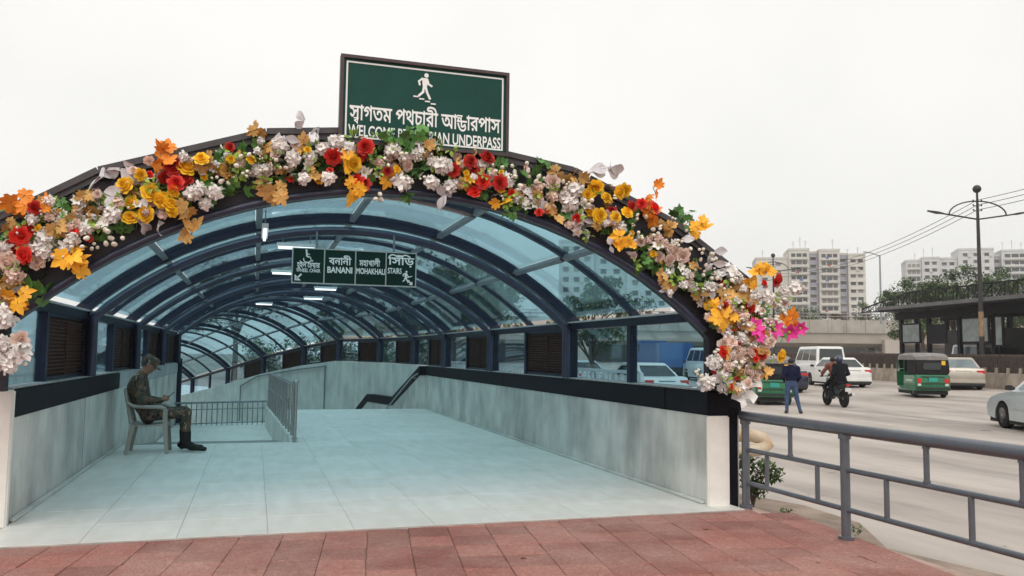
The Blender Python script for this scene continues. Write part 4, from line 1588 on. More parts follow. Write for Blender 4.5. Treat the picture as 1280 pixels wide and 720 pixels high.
# ------------------------------------------------------------------ grey guard rail along the pavement
M_guard = mat('grey rail paint', (.135, .15, .175), .30, .35, var=.08, vscale=9, bump=.05, bscale=30)
GX = 4.63
weathered(M_guard, (.16, .085, .05), .66, .72, 11)
g = thing('guard_railing', 'grey painted tubular guard rail between pavement and road', 'railing', (GX, 5.5, 0))
for i, y in enumerate((7.12, 5.69, 3.62, 1.9)):
    mb = MB()
    mb.tube([(GX, y, -.05), (GX, y, .86)], .038, 14)
    mb.tube([(GX, y, -.03), (GX, y, .012)], .062, 14)
    mb.tube([(GX, y, .79), (GX, y, .825)], .050, 14)
    mb.build('post', M_guard, g, smooth=50, world=True)
for nm, z, r, y1 in (('top_rail', .868, .049, 7.17), ('mid_rail', .545, .022, 7.12), ('bottom_rail', .225, .022, 7.12)):
    mb = MB()
    mb.tube([(GX, 1.5, z), (GX, y1, z)], r, 14)
    mb.build(nm, M_guard, g, smooth=50, world=True)
for y in (6.41, 4.83, 4.05, 3.4):
    mb = MB()
    mb.tube([(GX, y, .55), (GX, y, .85)], .021, 10)
    mb.tube([(GX, y, .805), (GX, y, .83)], .027, 10)
    mb.tube([(GX, y, .565), (GX, y, .58)], .027, 10)
    mb.build('upper_bar', M_guard, g, smooth=50, world=True)
for y in (6.77, 6.04, 5.23, 4.45, 3.7):
    mb = MB()
    mb.tube([(GX, y, .23), (GX, y, .54)], .021, 10)
    mb.build('lower_bar', M_guard, g, smooth=50, world=True)

# cream bent pipe and the small shrub behind the rail
M_cream = mat('rust stained cream paint', (.70, .62, .48), .5, col2=(.50, .30, .16), vscale=3.5)
pb = thing('pipe_barrier', 'cream painted bent pipe barrier with rust stains behind the grey rail', 'barrier', (5.2, 8.4, 0))
mb = MB()
mb.tube([(4.72, 8.75, .50), (5.2, 8.55, .53), (5.55, 8.42, .54), (5.68, 8.36, .50), (5.70, 8.32, .44), (5.62, 8.32, .39), (5.3, 8.40, .34), (4.85, 8.5, .30), (4.80, 8.5, -.2)], .075, 12)
mb.build('pipe', M_cream, pb, smooth=60, world=True)
mb = MB()
mb.tube([(4.64, 8.78, .495), (4.735, 8.744, .501)], .078, 12)
mb.build('red_cap', mat('red cap paint', (.45, .03, .03), .5), pb, smooth=60, world=True)


def leaf_cloud(mb, centers, n, size, rng, mi=0, flat=.6):
    """n small folded leaves scattered in clumps [(center, radius)]"""
    for k in range(n):
        c, r = rng.choice(centers)
        d = Vector((rng.gauss(0, 1), rng.gauss(0, 1), rng.gauss(0, 1)))
        d = d.normalized() * r * (rng.random() ** .45)
        d.z *= .75
        p = Vector(c) + d
        s = size * rng.uniform(.6, 1.35)
        q = Matrix.Rotation(rng.uniform(0, 6.28), 3, 'Z') @ Matrix.Rotation(rng.uniform(-1.1, 1.1), 3, 'X')
        vs = rot_pts([(0, -.55 * s, 0), (.3 * s, 0, .10 * s), (0, .6 * s, -.04 * s), (-.3 * s, 0, .10 * s)], q, p)
        mb.add(vs, [(0, 1, 2), (0, 2, 3)], mi if rng.random() < .6 else mi + 1)


M_leafA = mat('deep green leaf', (.045, .085, .025), .6, var=.3, vscale=3)
M_leafB = mat('light green leaf', (.10, .16, .045), .6, var=.3, vscale=3)
M_bark = mat('brown bark', (.10, .075, .055), .9, var=.35, vscale=9, bump=.5, bscale=18)
rng = random.Random(9)
sh = thing('shrub', 'small leafy green shrub at the foot of the grey rail', 'shrub', (4.96, 7.5, -.1))
mb = MB()
for k in range(9):
    a = k * .7
    mb.tube([(0, 0, 0), (.05 * math.cos(a), .05 * math.sin(a), .2), (.16 * math.cos(a), .15 * math.sin(a), .34 + .03 * (k % 3))], [.008, .006, .003], 5)
mb.build('stems', M_bark, sh)
mb = MB()
leaf_cloud(mb, [((-.02, 0, .28), .16), ((.14, .02, .40), .15), ((.22, -.04, .34), .12), ((-.08, .02, .46), .11), ((.05, 0, .18), .12)], 620, .055, rng)
mb.build('foliage', [M_leafA, M_leafB], sh)
for k, (x, y, n) in enumerate(((5.05, 7.05, 26), (4.92, 6.75, 14), (5.2, 6.3, 10))):
    w = thing('weed_tuft', ('low weed tuft nearest the shrub on the verge', 'tiny weed tuft on the verge behind the rail', 'sparse weed tuft on the soil at the road edge')[k], 'weed', (x, y, -.13))
    mb = MB()
    leaf_cloud(mb, [((0, 0, .04), .09)], n * 3, .035, rng)
    mb.build('foliage', [M_leafA, M_leafB], w)

# dry leaves and paper scraps on the pavement and the floor
M_dry = mat('dry brown leaf', (.20, .10, .05), .8, var=.3, vscale=30)
M_scrap = mat('paper scrap', (.62, .58, .52), .8)
for k, (x, y, z, lb) in enumerate(((.05, 5.9, -.012, 'dry leaf on the red pavers left of the middle'), (1.9, 5.75, -.012, 'dry leaf on the red pavers near the middle'),
                                   (-1.2, 5.7, -.012, 'dry leaf on the red pavers at far left'), (3.7, 6.3, -.012, 'dry leaf on the red pavers near the right pillar'),
                                   (3.9, 5.1, -.012, 'dry leaf on the red pavers beside the grey rail'), (.2, 9.6, .002, 'pale paper scrap on the tunnel floor'))):
    rg = random.Random(50 + k)
    vs, fs = leaf_shape('oval', .05, -.6, rg)
    mb = MB()
    mb.add(vs, fs)
    o = mb.build('paper_scrap' if 'paper' in lb else 'dry_leaf', M_scrap if 'paper' in lb else M_dry, fix=False)
    o.location = (x, y, z + .004)
    o.rotation_euler = (0, 0, k * 1.3)
    tag(o, lb, 'litter', 'litter on the ground')

# ------------------------------------------------------------------ people: one continuous surface grown from tapered limbs
def surface_net(prims, cell):
    """prims: (p0, p1, r0, r1, k, material, squash-normal or None, squash). Returns verts, quads, materials."""
    lo = np.min([np.minimum(p[0], p[1]) - max(p[2], p[3]) for p in prims], axis=0) - .05
    hi = np.max([np.maximum(p[0], p[1]) + max(p[2], p[3]) for p in prims], axis=0) + .05
    n = np.ceil((hi - lo) / cell).astype(int) + 1
    D = np.full(n, 1.0, dtype=np.float32)
    RAW = np.full(n, 1.0, dtype=np.float32)
    LAB = np.zeros(n, dtype=np.int16)
    ax = [lo[i] + np.arange(n[i]) * cell for i in range(3)]
    for a, b, r0, r1, k, mi, sn, sq in prims:
        a, b = np.array(a, float), np.array(b, float)
        m = max(r0, r1) * (1.0 if sn is None else 1.35) + .06
        i0 = np.maximum(np.floor((np.minimum(a, b) - m - lo) / cell).astype(int), 0)
        i1 = np.minimum(np.ceil((np.maximum(a, b) + m - lo) / cell).astype(int) + 1, n)
        X, Y, Z = np.meshgrid(ax[0][i0[0]:i1[0]], ax[1][i0[1]:i1[1]], ax[2][i0[2]:i1[2]], indexing='ij')
        Q = np.stack([X, Y, Z], -1)
        if sn is not None:
            c = (a + b) / 2
            s = np.array(sn, float)
            s /= np.linalg.norm(s)
            Q = Q + ((Q - c) @ s)[..., None] * s * (sq - 1)
        ab = b - a
        L = max(ab @ ab, 1e-9)
        h = np.clip(((Q - a) @ ab) / L, 0, 1)
        d = np.linalg.norm(Q - a - h[..., None] * ab, axis=-1) - (r0 + (r1 - r0) * h)
        sl = tuple(slice(i0[i], i1[i]) for i in range(3))
        old = D[sl]
        hh = np.maximum(k - np.abs(old - d), 0) / k
        D[sl] = np.minimum(old, d) - hh * hh * k * .25
        better = d < RAW[sl]
        RAW[sl] = np.where(better, d, RAW[sl])
        LAB[sl] = np.where(better, mi, LAB[sl])
    S = D < 0
    cn = n - 1
    acc = np.zeros((*cn, 3), np.float32)
    cnt = np.zeros(cn, np.float32)
    corners = [(i, j, k) for i in (0, 1) for j in (0, 1) for k in (0, 1)]

    def sub(A, o):
        return A[o[0]:o[0] + cn[0], o[1]:o[1] + cn[1], o[2]:o[2] + cn[2]]
    for o in corners:
        for e in range(3):
            if o[e]:
                continue
            p = list(o)
            p[e] = 1
            da, db = sub(D, o), sub(D, p)
            cr = (da < 0) != (db < 0)
            t = np.where(cr, da / np.where(np.abs(da - db) < 1e-9, 1, da - db), 0)
            for q in range(3):
                acc[..., q] += np.where(cr, o[q] + (t if q == e else 0), 0)
            cnt += cr
    act = cnt > 0
    idx = np.full(cn, -1, int)
    idx[act] = np.arange(act.sum())
    I = np.argwhere(act)
    V = lo + (I + acc[act] / cnt[act][:, None]) * cell
    faces, mats_ = [], []
    for e in range(3):
        u, v = (e + 1) % 3, (e + 2) % 3
        sa = [slice(1, -1)] * 3
        sa[e] = slice(0, -1)
        sb = list(sa)
        sb[e] = slice(1, None)
        A, B = S[tuple(sa)], S[tuple(sb)]
        base = np.argwhere(A != B)
        for c in base:
            g = c.copy()
            g[u] += 1
            g[v] += 1
            q = []
            for du, dv in ((-1, -1), (0, -1), (0, 0), (-1, 0)):
                w = g.copy()
                w[u] += du
                w[v] += dv
                q.append(idx[tuple(w)])
            if min(q) < 0:
                continue
            if not S[tuple(g)]:
                q = q[::-1]
            faces.append(tuple(int(z) for z in q))
            mats_.append(int(LAB[tuple(g)]))
    return V, faces, mats_


def body_object(name, prims, mats, cell, parent=None):
    V, F, M_ = surface_net(prims, cell)
    me = bpy.data.meshes.new(name)
    me.from_pydata([tuple(map(float, v)) for v in V], [], F)
    for m in mats:
        me.materials.append(m)
    me.polygons.foreach_set('material_index', M_)
    me.shade_smooth()
    return link(name, me, parent)


def figure(J, hs_=1.0, skin=0, top=1, legs=2, shoe=3, hair=None, face=(1, 0, 0), up=(0, 0, 1), sleeves=True, jacket=1.0):
    """prims for a dressed human from a dict of joints; face = direction the head looks to"""
    A = lambda p: np.array(p, float)
    P = []

    def cap(a, b, r0, r1, m, k=.03, sn=None, sq=1):
        P.append((A(a), A(b), r0 * hs_, r1 * hs_, k, m, sn, sq))
    f = A(face) / np.linalg.norm(face)
    u = A(up) / np.linalg.norm(up)
    s = np.cross(u, f)
    body_f = A(J['front'])
    # trunk
    cap(J['pelvis'], J['waist'], .135, .125 * jacket, legs, .05, body_f, 1.25)
    cap(J['waist'], J['chest'], .130 * jacket, .155 * jacket, top, .06, body_f, 1.25)
    cap(J['chest'], J['neck'], .14 * jacket, .07, top, .05, body_f, 1.1)
    cap(J['sl'], J['sr'], .072 * jacket, .072 * jacket, top, .07)
    cap(J['neck'], A(J['head']) - u * .04, .052, .055, skin, .03)
    # head: skull, jaw, nose, ears, chin
    h = A(J['head'])
    cap(h + u * .035 - f * .012, h + u * .03 + f * .012, .088, .086, skin, .03, s, 1.18)
    cap(h - u * .05 + f * .03, h - u * .005 + f * .03, .052, .066, skin, .04, s, 1.1)
    cap(h + f * .098 - u * .005, h + f * .09 + u * .03, .014, .008, skin, .012)
    cap(h + f * .086 - u * .048 - s * .016, h + f * .086 - u * .048 + s * .016, .009, .009, skin, .01)
    for q in (-1, 1):
        cap(h + s * q * .077 + u * .005, h + s * q * .082 + u * .035 - f * .008, .013, .018, skin, .01)
    for q in 'lr':
        sh, el, wr = A(J['s' + q]), A(J['e' + q]), A(J['w' + q])
        cap(sh, el, .062 * jacket, .050 * jacket, top, .04)
        cap(el, wr, .050 * jacket, .036, top if sleeves else skin, .03)
        hd = A(J['h' + q]) - wr
        hd /= np.linalg.norm(hd)
        pn = A(J.get('palm' + q, (0, 0, -1)))
        pn = pn - hd * (pn @ hd)
        pn /= np.linalg.norm(pn)
        sd = np.cross(pn, hd) * (1 if q == 'l' else -1)     # towards the thumb
        cap(wr, wr + hd * .075, .027, .030, skin, .02, pn, 1.5)
        for j, (o, ln) in enumerate(((-.030, .055), (-.010, .068), (.010, .073), (.028, .066))):
            b0 = wr + hd * .085 + sd * o
            b1 = b0 + hd * ln * .55 + pn * .012
            b2 = b1 + hd * ln * .25 + pn * ln * .45
            cap(b0, b1, .0095, .009, skin, .006)
            cap(b1, b2, .009, .0075, skin, .006)
        t0 = wr + hd * .03 + sd * .03
        t1 = t0 + hd * .035 + sd * .022 + pn * .012
        cap(t0, t1, .013, .011, skin, .01)
        cap(t1, t1 + hd * .03 + pn * .016 - sd * .006, .011, .008, skin, .006)
        hp, kn, an, to = A(J['p' + q]), A(J['k' + q]), A(J['a' + q]), A(J['t' + q])
        cap(hp, kn, .092, .064, legs, .05)
        cap(kn, an, .066, .047, legs, .04)
        cap(an + A((0, 0, -.01)), an * .6 + to * .4 + A((0, 0, -.012)), .048, .046, shoe, .02)
        cap(an * .75 + to * .25 - A((0, 0, .035)), to, .040, .036, shoe, .02, (0, 0, 1), 1.15)
        if J.get('boots'):
            cap(an, an * .65 + kn * .35, .056, .060, shoe, .02)
        heel = an - (to - an) * np.array((.25, .25, 0)) - A((0, 0, .035))
        cap(heel, an, .036, .045, shoe, .02)
    return P


M_skin = mat('brown skin', (.26, .135, .085), .55, var=.12, vscale=20)
M_black = mat('black leather', (.010, .009, .010), .5, spec=.2, var=.2, vscale=20)
M_hair = mat('black hair', (.010, .009, .009), .6, var=.3, vscale=60, bump=.4, bscale=90)


def camo_mat():
    m = mat('woodland camouflage', (.1, .07, .05), .85, bump=.35, bscale=22)
    nt = m.node_tree
    b = nt.nodes['Principled BSDF']
    tc = nt.nodes.new('ShaderNodeTexCoord')
    col = None
    prev = (.070, .052, .038, 1)
    last = None
    for i, (sc_, th, c) in enumerate(((11, .52, (.036, .040, .025)), (15, .55, (.13, .068, .044)), (19, .61, (.008, .008, .008)), (24, .65, (.27, .21, .15)))):
        n = nt.nodes.new('ShaderNodeTexNoise')
        n.inputs['Scale'].default_value = sc_
        n.inputs['Detail'].default_value = 2
        mp = nt.nodes.new('ShaderNodeMapping')
        mp.inputs['Location'].default_value = (i * 3.7, i * 1.9, i * 5.1)
        mp.inputs['Scale'].default_value = (1, 1, .7)
        nt.links.new(tc.outputs['Object'], mp.inputs[0])
        nt.links.new(mp.outputs[0], n.inputs['Vector'])
        g_ = nt.nodes.new('ShaderNodeMath')
        g_.operation = 'GREATER_THAN'
        g_.inputs[1].default_value = th
        nt.links.new(n.outputs['Fac'], g_.inputs[0])
        mx = nt.nodes.new('ShaderNodeMix')
        mx.data_type = 'RGBA'
        nt.links.new(g_.outputs[0], mx.inputs[0])
        if last is None:
            mx.inputs[6].default_value = prev
        else:
            nt.links.new(last, mx.inputs[6])
        mx.inputs[7].default_value = (*c, 1)
        last = mx.outputs[2]
    nt.links.new(last, b.inputs['Base Color'])
    return m


M_camo = camo_mat()
# --- the seated guard, facing +X on a plastic chair
CHX, CHY = -1.40, 12.78
J = dict(front=(1, 0, 0), pelvis=(.0, 0, .53), waist=(-.09, 0, .70), chest=(-.16, 0, .91), neck=(-.11, 0, 1.09), head=(-.035, 0, 1.215),
         sl=(-.15, .17, 1.01), sr=(-.15, -.17, 1.01), el=(-.08, .25, .74), er=(-.08, -.25, .74), wl=(.15, .09, .725), wr=(.15, -.09, .725),
         hl=(.23, .045, .755), hr=(.23, -.045, .755), palml=(0, -1, .3), palmr=(0, 1, .3),
         pl=(.02, .095, .53), pr=(.02, -.095, .53), kl=(.45, .13, .565), kr=(.50, -.11, .555), al=(.47, .14, .115), ar=(.52, -.11, .115),
         tl=(.70, .16, .042), tr=(.76, -.12, .042), boots=1)
hd_f = (.86, 0, -.5)
prims = figure(J, 1.03, face=hd_f, up=(.5, 0, .86), jacket=1.06)
guard = thing('person', 'seated guard in camouflage uniform and cap looking at a phone on the grey chair', 'person', (CHX, CHY, 0))
body_object('body', prims, [M_skin, M_camo, M_camo, M_black], .0105, guard)
Mh = Matrix(((.86, 0, .5), (0, 1, 0), (-.5, 0, .86)))       # head axes: forward, left, up as columns
hc = Vector(J['head'])


def head_pts(pts):
    return [tuple(hc + Mh @ Vector(p)) for p in pts]


mb = MB()
rings = []
for r_, z_, fx in ((.098, .035, 0), (.104, .06, 0), (.107, .10, .004), (.100, .135, .006), (.06, .15, .006), (.01, .153, .006)):
    rings.append(head_pts([(fx - .008 + 1.06 * r_ * math.cos(a), .92 * r_ * math.sin(a), z_) for a in [2 * math.pi * i / 18 for i in range(18)]]))
mb.loft(rings)
cap_o = mb.build('cap', M_camo, guard, smooth=60)
mb = MB()
top_, bot_ = [], []
for i in range(11):
    a = rad(-62 + 12.4 * i)
    top_.append((.085 * math.cos(a), .088 * math.sin(a), .050))
    bot_.append((.085 * math.cos(a) + .085 * math.cos(a) ** .7, .086 * math.sin(a), .036 - .02 * abs(math.sin(a))))
o_ = head_pts(top_) + head_pts(bot_)
o2 = head_pts([(x, y, z - .006) for x, y, z in top_]) + head_pts([(x, y, z - .006) for x, y, z in bot_])
mb.add(o_ + o2, [(i, i + 1, 12 + i, 11 + i) for i in range(10)] + [(22 + i, 33 + i, 34 + i, 23 + i) for i in range(10)] + [(11 + i, 12 + i, 34 + i, 33 + i) for i in range(10)])
mb.build('brim', M_camo, cap_o, smooth=60)
for q in (-1, 1):
    mb = MB()
    mb.ball(head_pts([(.088, q * .031, .018)])[0], .010, 8)
    mb.build('eye', mat('dark eye', (.02, .015, .012), .3), guard, smooth=60)
mb = MB()
rings = []
for r_, z_ in ((.088, -.02), (.094, .02), (.096, .045)):
    rings.append(head_pts([(-.02 + r_ * math.cos(a), .9 * r_ * math.sin(a), z_) for a in [rad(95 + 17 * i) for i in range(11)]]))
mb.loft(rings, caps=False)
mb.build('hair', M_hair, guard, smooth=60)
for q in (-1, 1):
    MB().bar((-.19, q * .12, 1.092), (-.14, q * .22, 1.062), .055, .012).build('shoulder_strap', mat('tan strap', (.30, .25, .17), .8), guard)
phone = thing('mobile_phone', 'dark mobile phone held in both hands of the seated guard', 'phone', (CHX + .285, CHY, .80))
M_phone = mat('black phone glass', (.008, .008, .010), .15)
mb = MB()
mb.bar((-.045, 0, -.035), (.035, 0, .045), .075, .009, (-1, 0, 1))
mb.build('phone_body', M_phone, phone, bevel=.002)
mb = MB()
mb.bar((-.044, 0, -.024), (.024, 0, .044), .066, .001, (-1, 0, 1))
mb.build('screen', mat('dim phone screen', (.03, .035, .045), .1), phone)

# --- the plastic chair
M_plast = mat('grey plastic', (.30, .29, .26), .42, var=.08, vscale=8)
ch = thing('plastic_chair', 'grey plastic armchair against the left wall under the seated guard', 'chair', (CHX, CHY, 0))
mb = MB()
sec = []
for x, z, w in ((-.20, .43, .40), (-.12, .405, .43), (.0, .40, .46), (.14, .41, .47), (.24, .425, .46), (.265, .40, .45)):
    sec.append([(x, -w / 2, z), (x, -w / 4, z - .008), (x, w / 4, z - .008), (x, w / 2, z), (x, w / 2, z - .03), (x, -w / 2, z - .03)])
mb.loft(sec)
mb.build('seat', M_plast, ch, smooth=40)
for sx, sy in ((1, 1), (1, -1), (-1, 1), (-1, -1)):
    mb = MB()
    top_z = .62 if sx > 0 else .42
    x0, x1 = (.235, .275) if sx > 0 else (-.18, -.25)
    y0, y1 = sy * .215, sy * .25
    mb.loft([[(x1 - .022, y1 - .020, 0), (x1 + .022, y1 - .020, 0), (x1 + .022, y1 + .020, 0), (x1 - .022, y1 + .020, 0)],
             [(x0 - .033, y0 - .024, .40), (x0 + .033, y0 - .024, .40), (x0 + .033, y0 + .024, .40), (x0 - .033, y0 + .024, .40)],
             [(x0 - .030, y0 - .022 + sy * .03, top_z), (x0 + .030, y0 - .022 + sy * .03, top_z), (x0 + .030, y0 + .022 + sy * .03, top_z), (x0 - .030, y0 + .022 + sy * .03, top_z)]])
    mb.build('leg', M_plast, ch, bevel=.008)
for sy in (1, -1):
    mb = MB()
    mb.tube([(.24, sy * .245, .62), (.18, sy * .25, .645), (.0, sy * .25, .65), (-.18, sy * .235, .66), (-.25, sy * .215, .70)], [.024, .027, .027, .026, .024], 8)
    mb.build('armrest', M_plast, ch, smooth=60)
mb = MB()
bk = [(-.20, .42), (-.235, .56), (-.27, .72), (-.30, .86)]
for yy in (-.21, .21):
    mb.tube([(x, yy * (1 - .12 * i), z) for i, (x, z) in enumerate(bk)], .024, 8)
mb.tube([(-.30, -.145, .85), (-.315, 0, .88), (-.30, .145, .85)], .026, 8)
bkf = mb.build('back_frame', M_plast, ch, smooth=60)
for k in range(5):
    yy = -.13 + .065 * k
    mb = MB()
    mb.loft([[(x - .006, yy - .02, z), (x + .006, yy - .02, z), (x + .006, yy + .02, z), (x - .006, yy + .02, z)] for x, z in ((-.205, .43), (-.25, .62), (-.305, .865))])
    mb.build('back_slat', M_plast, ch)

# --- walking man on the road (seen from behind)
M_navy = mat('navy jacket cloth', (.011, .012, .036), .95, spec=.1, var=.25, vscale=9)
M_jeans = mat('blue jeans', (.035, .065, .14), .9, var=.25, vscale=8)
M_shoe = mat('dark shoe', (.03, .028, .03), .6)
J = dict(front=(0, 1, 0), pelvis=(0, 0, .90), waist=(0, .0, 1.03), chest=(0, .02, 1.25), neck=(0, .03, 1.42), head=(0, .05, 1.545),
         sl=(-.18, .02, 1.36), sr=(.18, .02, 1.36), el=(-.25, -.02, 1.10), er=(.24, .0, 1.10), wl=(-.19, .14, .98), wr=(.20, .16, .97), hl=(-.15, .22, 1.0), hr=(.16, .24, .99),
         palml=(1, 0, 0), palmr=(-1, 0, 0),
         pl=(-.09, 0, .86), pr=(.09, 0, .86), kl=(-.13, .03, .48), kr=(.15, .02, .48), al=(-.15, -.05, .09), ar=(.24, -.02, .09), tl=(-.17, .13, .035), tr=(.31, .13, .035))
pm = thing('person', 'man in navy jacket and blue jeans standing on the road beside the auto rickshaw', 'person', (15.59, 21.48, -.25), -rad(28))
body_object('body', figure(J, 1.0, face=(0, 1, -.15), up=(0, .1, 1), jacket=1.12), [M_skin, M_navy, M_jeans, M_shoe], .013, pm)
mb = MB()
mb.ball((0, .035, 1.585), .098, 14, .92, 1.0, .92)
mb.build('hair', M_hair, pm, smooth=60)

# ------------------------------------------------------------------ vehicles
M_tyre = mat('tyre rubber', (.014, .014, .014), .9, spec=.2, var=.2, vscale=20)
M_rim_ = mat('alloy rim', (.35, .35, .36), .35, .7)
M_winglass = mat('dark car glass', (.020, .026, .030), .06, spec=.8)
M_palewin = mat('pale car glass', (.16, .20, .21), .06, spec=.8)
M_red = mat('red tail lamp', (.55, .016, .014), .2, spec=.6)
M_clear = mat('clear lamp', (.62, .62, .60), .15, spec=.7)
M_plate = mat('number plate', (.62, .62, .58), .5)
M_under = mat('dark underbody', (.012, .012, .012), .8)
M_trimb = mat('black trim', (.018, .018, .020), .5)
M_chrome = mat('chrome trim', (.6, .6, .6), .15, .9)


def wheel(parent, x, y, r=.31, w=.19, rimmat=None):
    """wheel at (x, y): hub empty-free mesh with tyre, rim and spokes as sub-parts"""
    s = 1 if x > 0 else -1
    b = MB()
    b.lathe([(.62 * r, -w / 2), (.93 * r, -w / 2), (r, -w / 3), (r, w / 3), (.93 * r, w / 2), (.62 * r, w / 2)], (x, y, r), (1, 0, 0), 22)
    wh = b.build('wheel', M_tyre, parent, smooth=40)
    b = MB()
    b.lathe([(.60 * r, -.02), (.66 * r, .0), (.66 * r, .045), (.60 * r, .05)], (x + s * (w / 2 - .05), y, r), (s, 0, 0), 22)
    c = Vector((x + s * (w / 2 - .012), y, r))
    for k in range(5):
        a = 2 * math.pi * k / 5 + .3
        d = Vector((0, math.cos(a), math.sin(a)))
        b.bar(c, c + d * r * .62, .02, r * .17, Vector((0, -math.sin(a), math.cos(a))))
    b.lathe([(.15 * r, -.02), (.15 * r, .01), (.05 * r, .018)], c, (s, 0, 0), 10)
    b.build('rim', rimmat or M_rim_, wh)
    b = MB()
    b.lathe([(.63 * r, 0), (.63 * r, .01)], (x + s * (w / 2 - .09), y, r), (s, 0, 0), 18)
    b.build('brake_disc', M_under, wh)
    return wh


def arch_pts(yc, r, z0, n=9):
    a0 = math.asin(max(-1, min(1, (z0 - r * .86) / (r * 1.16))))
    R_ = r * 1.18
    return [(yc + R_ * math.cos(a), r + R_ * math.sin(a)) for a in [math.pi - rad(-10) - (math.pi + rad(20)) * i / n for i in range(n + 1)]]


def car(name, label, loc, rz, paint, low, cabin, W_, wb, r=.31, group=None, win=None, tail='sedan', seams=True):
    """low: upper outline of the lower body as (y, z) from nose to tail; cabin: y of windscreen base, roof front,
    roof rear, rear glass base, belt z, roof z, roof half width factor"""
    root = thing(name, label, 'car' if tail == 'sedan' else 'van', loc, rz, group)
    zb = .20
    nose, end = low[0][0], low[-1][0]
    bottom = [(end + .06, zb + .08)]
    f0, f1 = wb
    for yc in (f1, f0):
        ar = [(yc - 1.2 * r, zb + .02)] + [(yc + 1.18 * r * math.cos(a), r + 1.18 * r * math.sin(a)) for a in [math.pi * (1 - i / 10) for i in range(11)]] + [(yc + 1.2 * r, zb + .02)]
        bottom += ar
    bottom += [(nose - .06, zb + .06)]
    outline = list(low) + bottom
    cy, cz = (nose + end) / 2, .58
    b = MB()
    hw = W_ / 2
    rings = []
    for xx, k in ((-hw, .955), (-hw + .035, .985), (-hw + .16, 1.0), (0, 1.006), (hw - .16, 1.0), (hw - .035, .985), (hw, .955)):
        ring = []
        for y, z in outline:
            kk = k if z > .5 else 1 - (1 - k) * .5
            ring.append((xx, cy + (y - cy) * kk, cz + (z - cz) * (kk if z > cz else 1)))
        rings.append(ring)
    b.loft(rings)
    body = b.build('body', paint, root, smooth=38)
    b = MB()
    b.bx(-hw + .05, hw - .05, end + .12, nose - .12, .13, .62)  # box set low and wide to deepen the shadow under the car
    b.build('underbody', M_under, root)
    y_ws, y_rf, y_rr, y_rw, zbelt, zroof, kr = cabin
    hb, ht = hw - .06, (hw - .06) * kr
    base = [(-hb, y_ws), (hb, y_ws), (hb, y_rw), (-hb, y_rw)]
    topq = [(-ht, y_rf), (ht, y_rf), (ht, y_rr), (-ht, y_rr)]
    b = MB()
    r0 = [(x, y, zbelt - .06) for x, y in base]
    r1 = [(x, y, zroof - .05) for x, y in topq]
    r2 = [(x * .93, y_rf + (y - y_rf) * .94 - (.04 if y == y_rf else -.0), zroof) for x, y in topq]
    b.loft([r0, r1, r2])
    cab = b.build('cabin', paint, root, bevel=.025, smooth=45)

    def face_pt(a0, a1, b0, b1, s, t, off):
        p = (Vector(a0) * (1 - s) + Vector(a1) * s) * (1 - t) + (Vector(b0) * (1 - s) + Vector(b1) * s) * t
        n = (Vector(a1) - Vector(a0)).cross(Vector(b0) - Vector(a0)).normalized()
        c0 = Vector((0, (y_ws + y_rw) / 2, (zbelt + zroof) / 2))
        if n.dot(p - c0) < 0:
            n = -n
        return p + n * off

    def pane(nm, i, j, s0, s1, t0, t1, parent, mt, s0t=None, s1t=None):
        a0, a1, b0, b1 = r0[i], r0[j], r1[i], r1[j]
        q = [(s0, t0), (s1, t0), (s1 if s1t is None else s1t, t1), (s0 if s0t is None else s0t, t1)]
        bb = MB()
        bb.add([face_pt(a0, a1, b0, b1, s, t, .012) for s, t in q] + [face_pt(a0, a1, b0, b1, s, t, -.01) for s, t in q],
               [(0, 1, 2, 3), (0, 4, 5, 1), (1, 5, 6, 2), (2, 6, 7, 3), (3, 7, 4, 0)])
        bb.build(nm, mt, parent)
    gm = win or M_winglass
    pane('windscreen', 0, 1, .06, .94, .12, .93, cab, gm)
    pane('rear_window', 2, 3, .07, .93, .16, .90, cab, gm)
    for i, j in ((1, 2), (3, 0)):
        if tail == 'sedan':
            ss = ((.10, .46, .13, .455), (.49, .80, .49, .80), (.82, .93, .82, .86))
        else:
            ss = ((.05, .30, .08, .30), (.33, .62, .33, .62), (.65, .95, .65, .93))
        for (a, c_, at, ct) in ss:
            if (i, j) == (3, 0):
                a, c_, at, ct = 1 - c_, 1 - a, 1 - ct, 1 - at
            pane('side_window', i, j, a, c_, .18, .88, cab, gm, at, ct)
    for yc in (f0, f1):
        for s in (-1, 1):
            wheel(root, s * (hw - .11), yc, r)
    # lamps, plate, bumpers, mirrors
    zl = low[-3][1] - .17
    for s in (-1, 1):
        b = MB()
        if tail == 'sedan':
            b.bx(s * (hw - .20) - .17, s * (hw - .20) + .17, end - .012, end + .14, zl - .09, zl + .085)
        else:
            b.bx(s * (hw - .12) - .06, s * (hw - .12) + .06, end - .012, end + .1, zl - .32, zl + .05)
        b.build('tail_lamp', M_red, root, bevel=.02)
        b = MB()
        b.bx(s * (hw - .24) - .17, s * (hw - .24) + .17, nose - .16, nose + .004, low[0][1] + .02, low[0][1] + .13)
        b.build('headlamp', M_clear, root, bevel=.02)
        b = MB()
        b.loft([[(s * (hw - .04), y_ws - .30, zbelt + .02), (s * (hw - .04), y_ws - .38, zbelt + .02), (s * (hw - .04), y_ws - .38, zbelt + .06), (s * (hw - .04), y_ws - .30, zbelt + .06)],
                [(s * (hw + .06), y_ws - .26, zbelt - .0), (s * (hw + .06), y_ws - .40, zbelt - .0), (s * (hw + .06), y_ws - .40, zbelt + .13), (s * (hw + .06), y_ws - .26, zbelt + .12)],
                [(s * (hw + .18), y_ws - .30, zbelt + .01), (s * (hw + .18), y_ws - .40, zbelt + .01), (s * (hw + .18), y_ws - .40, zbelt + .12), (s * (hw + .18), y_ws - .30, zbelt + .11)]])
        b.build('mirror', M_trimb, root, bevel=.015)
    b = MB()
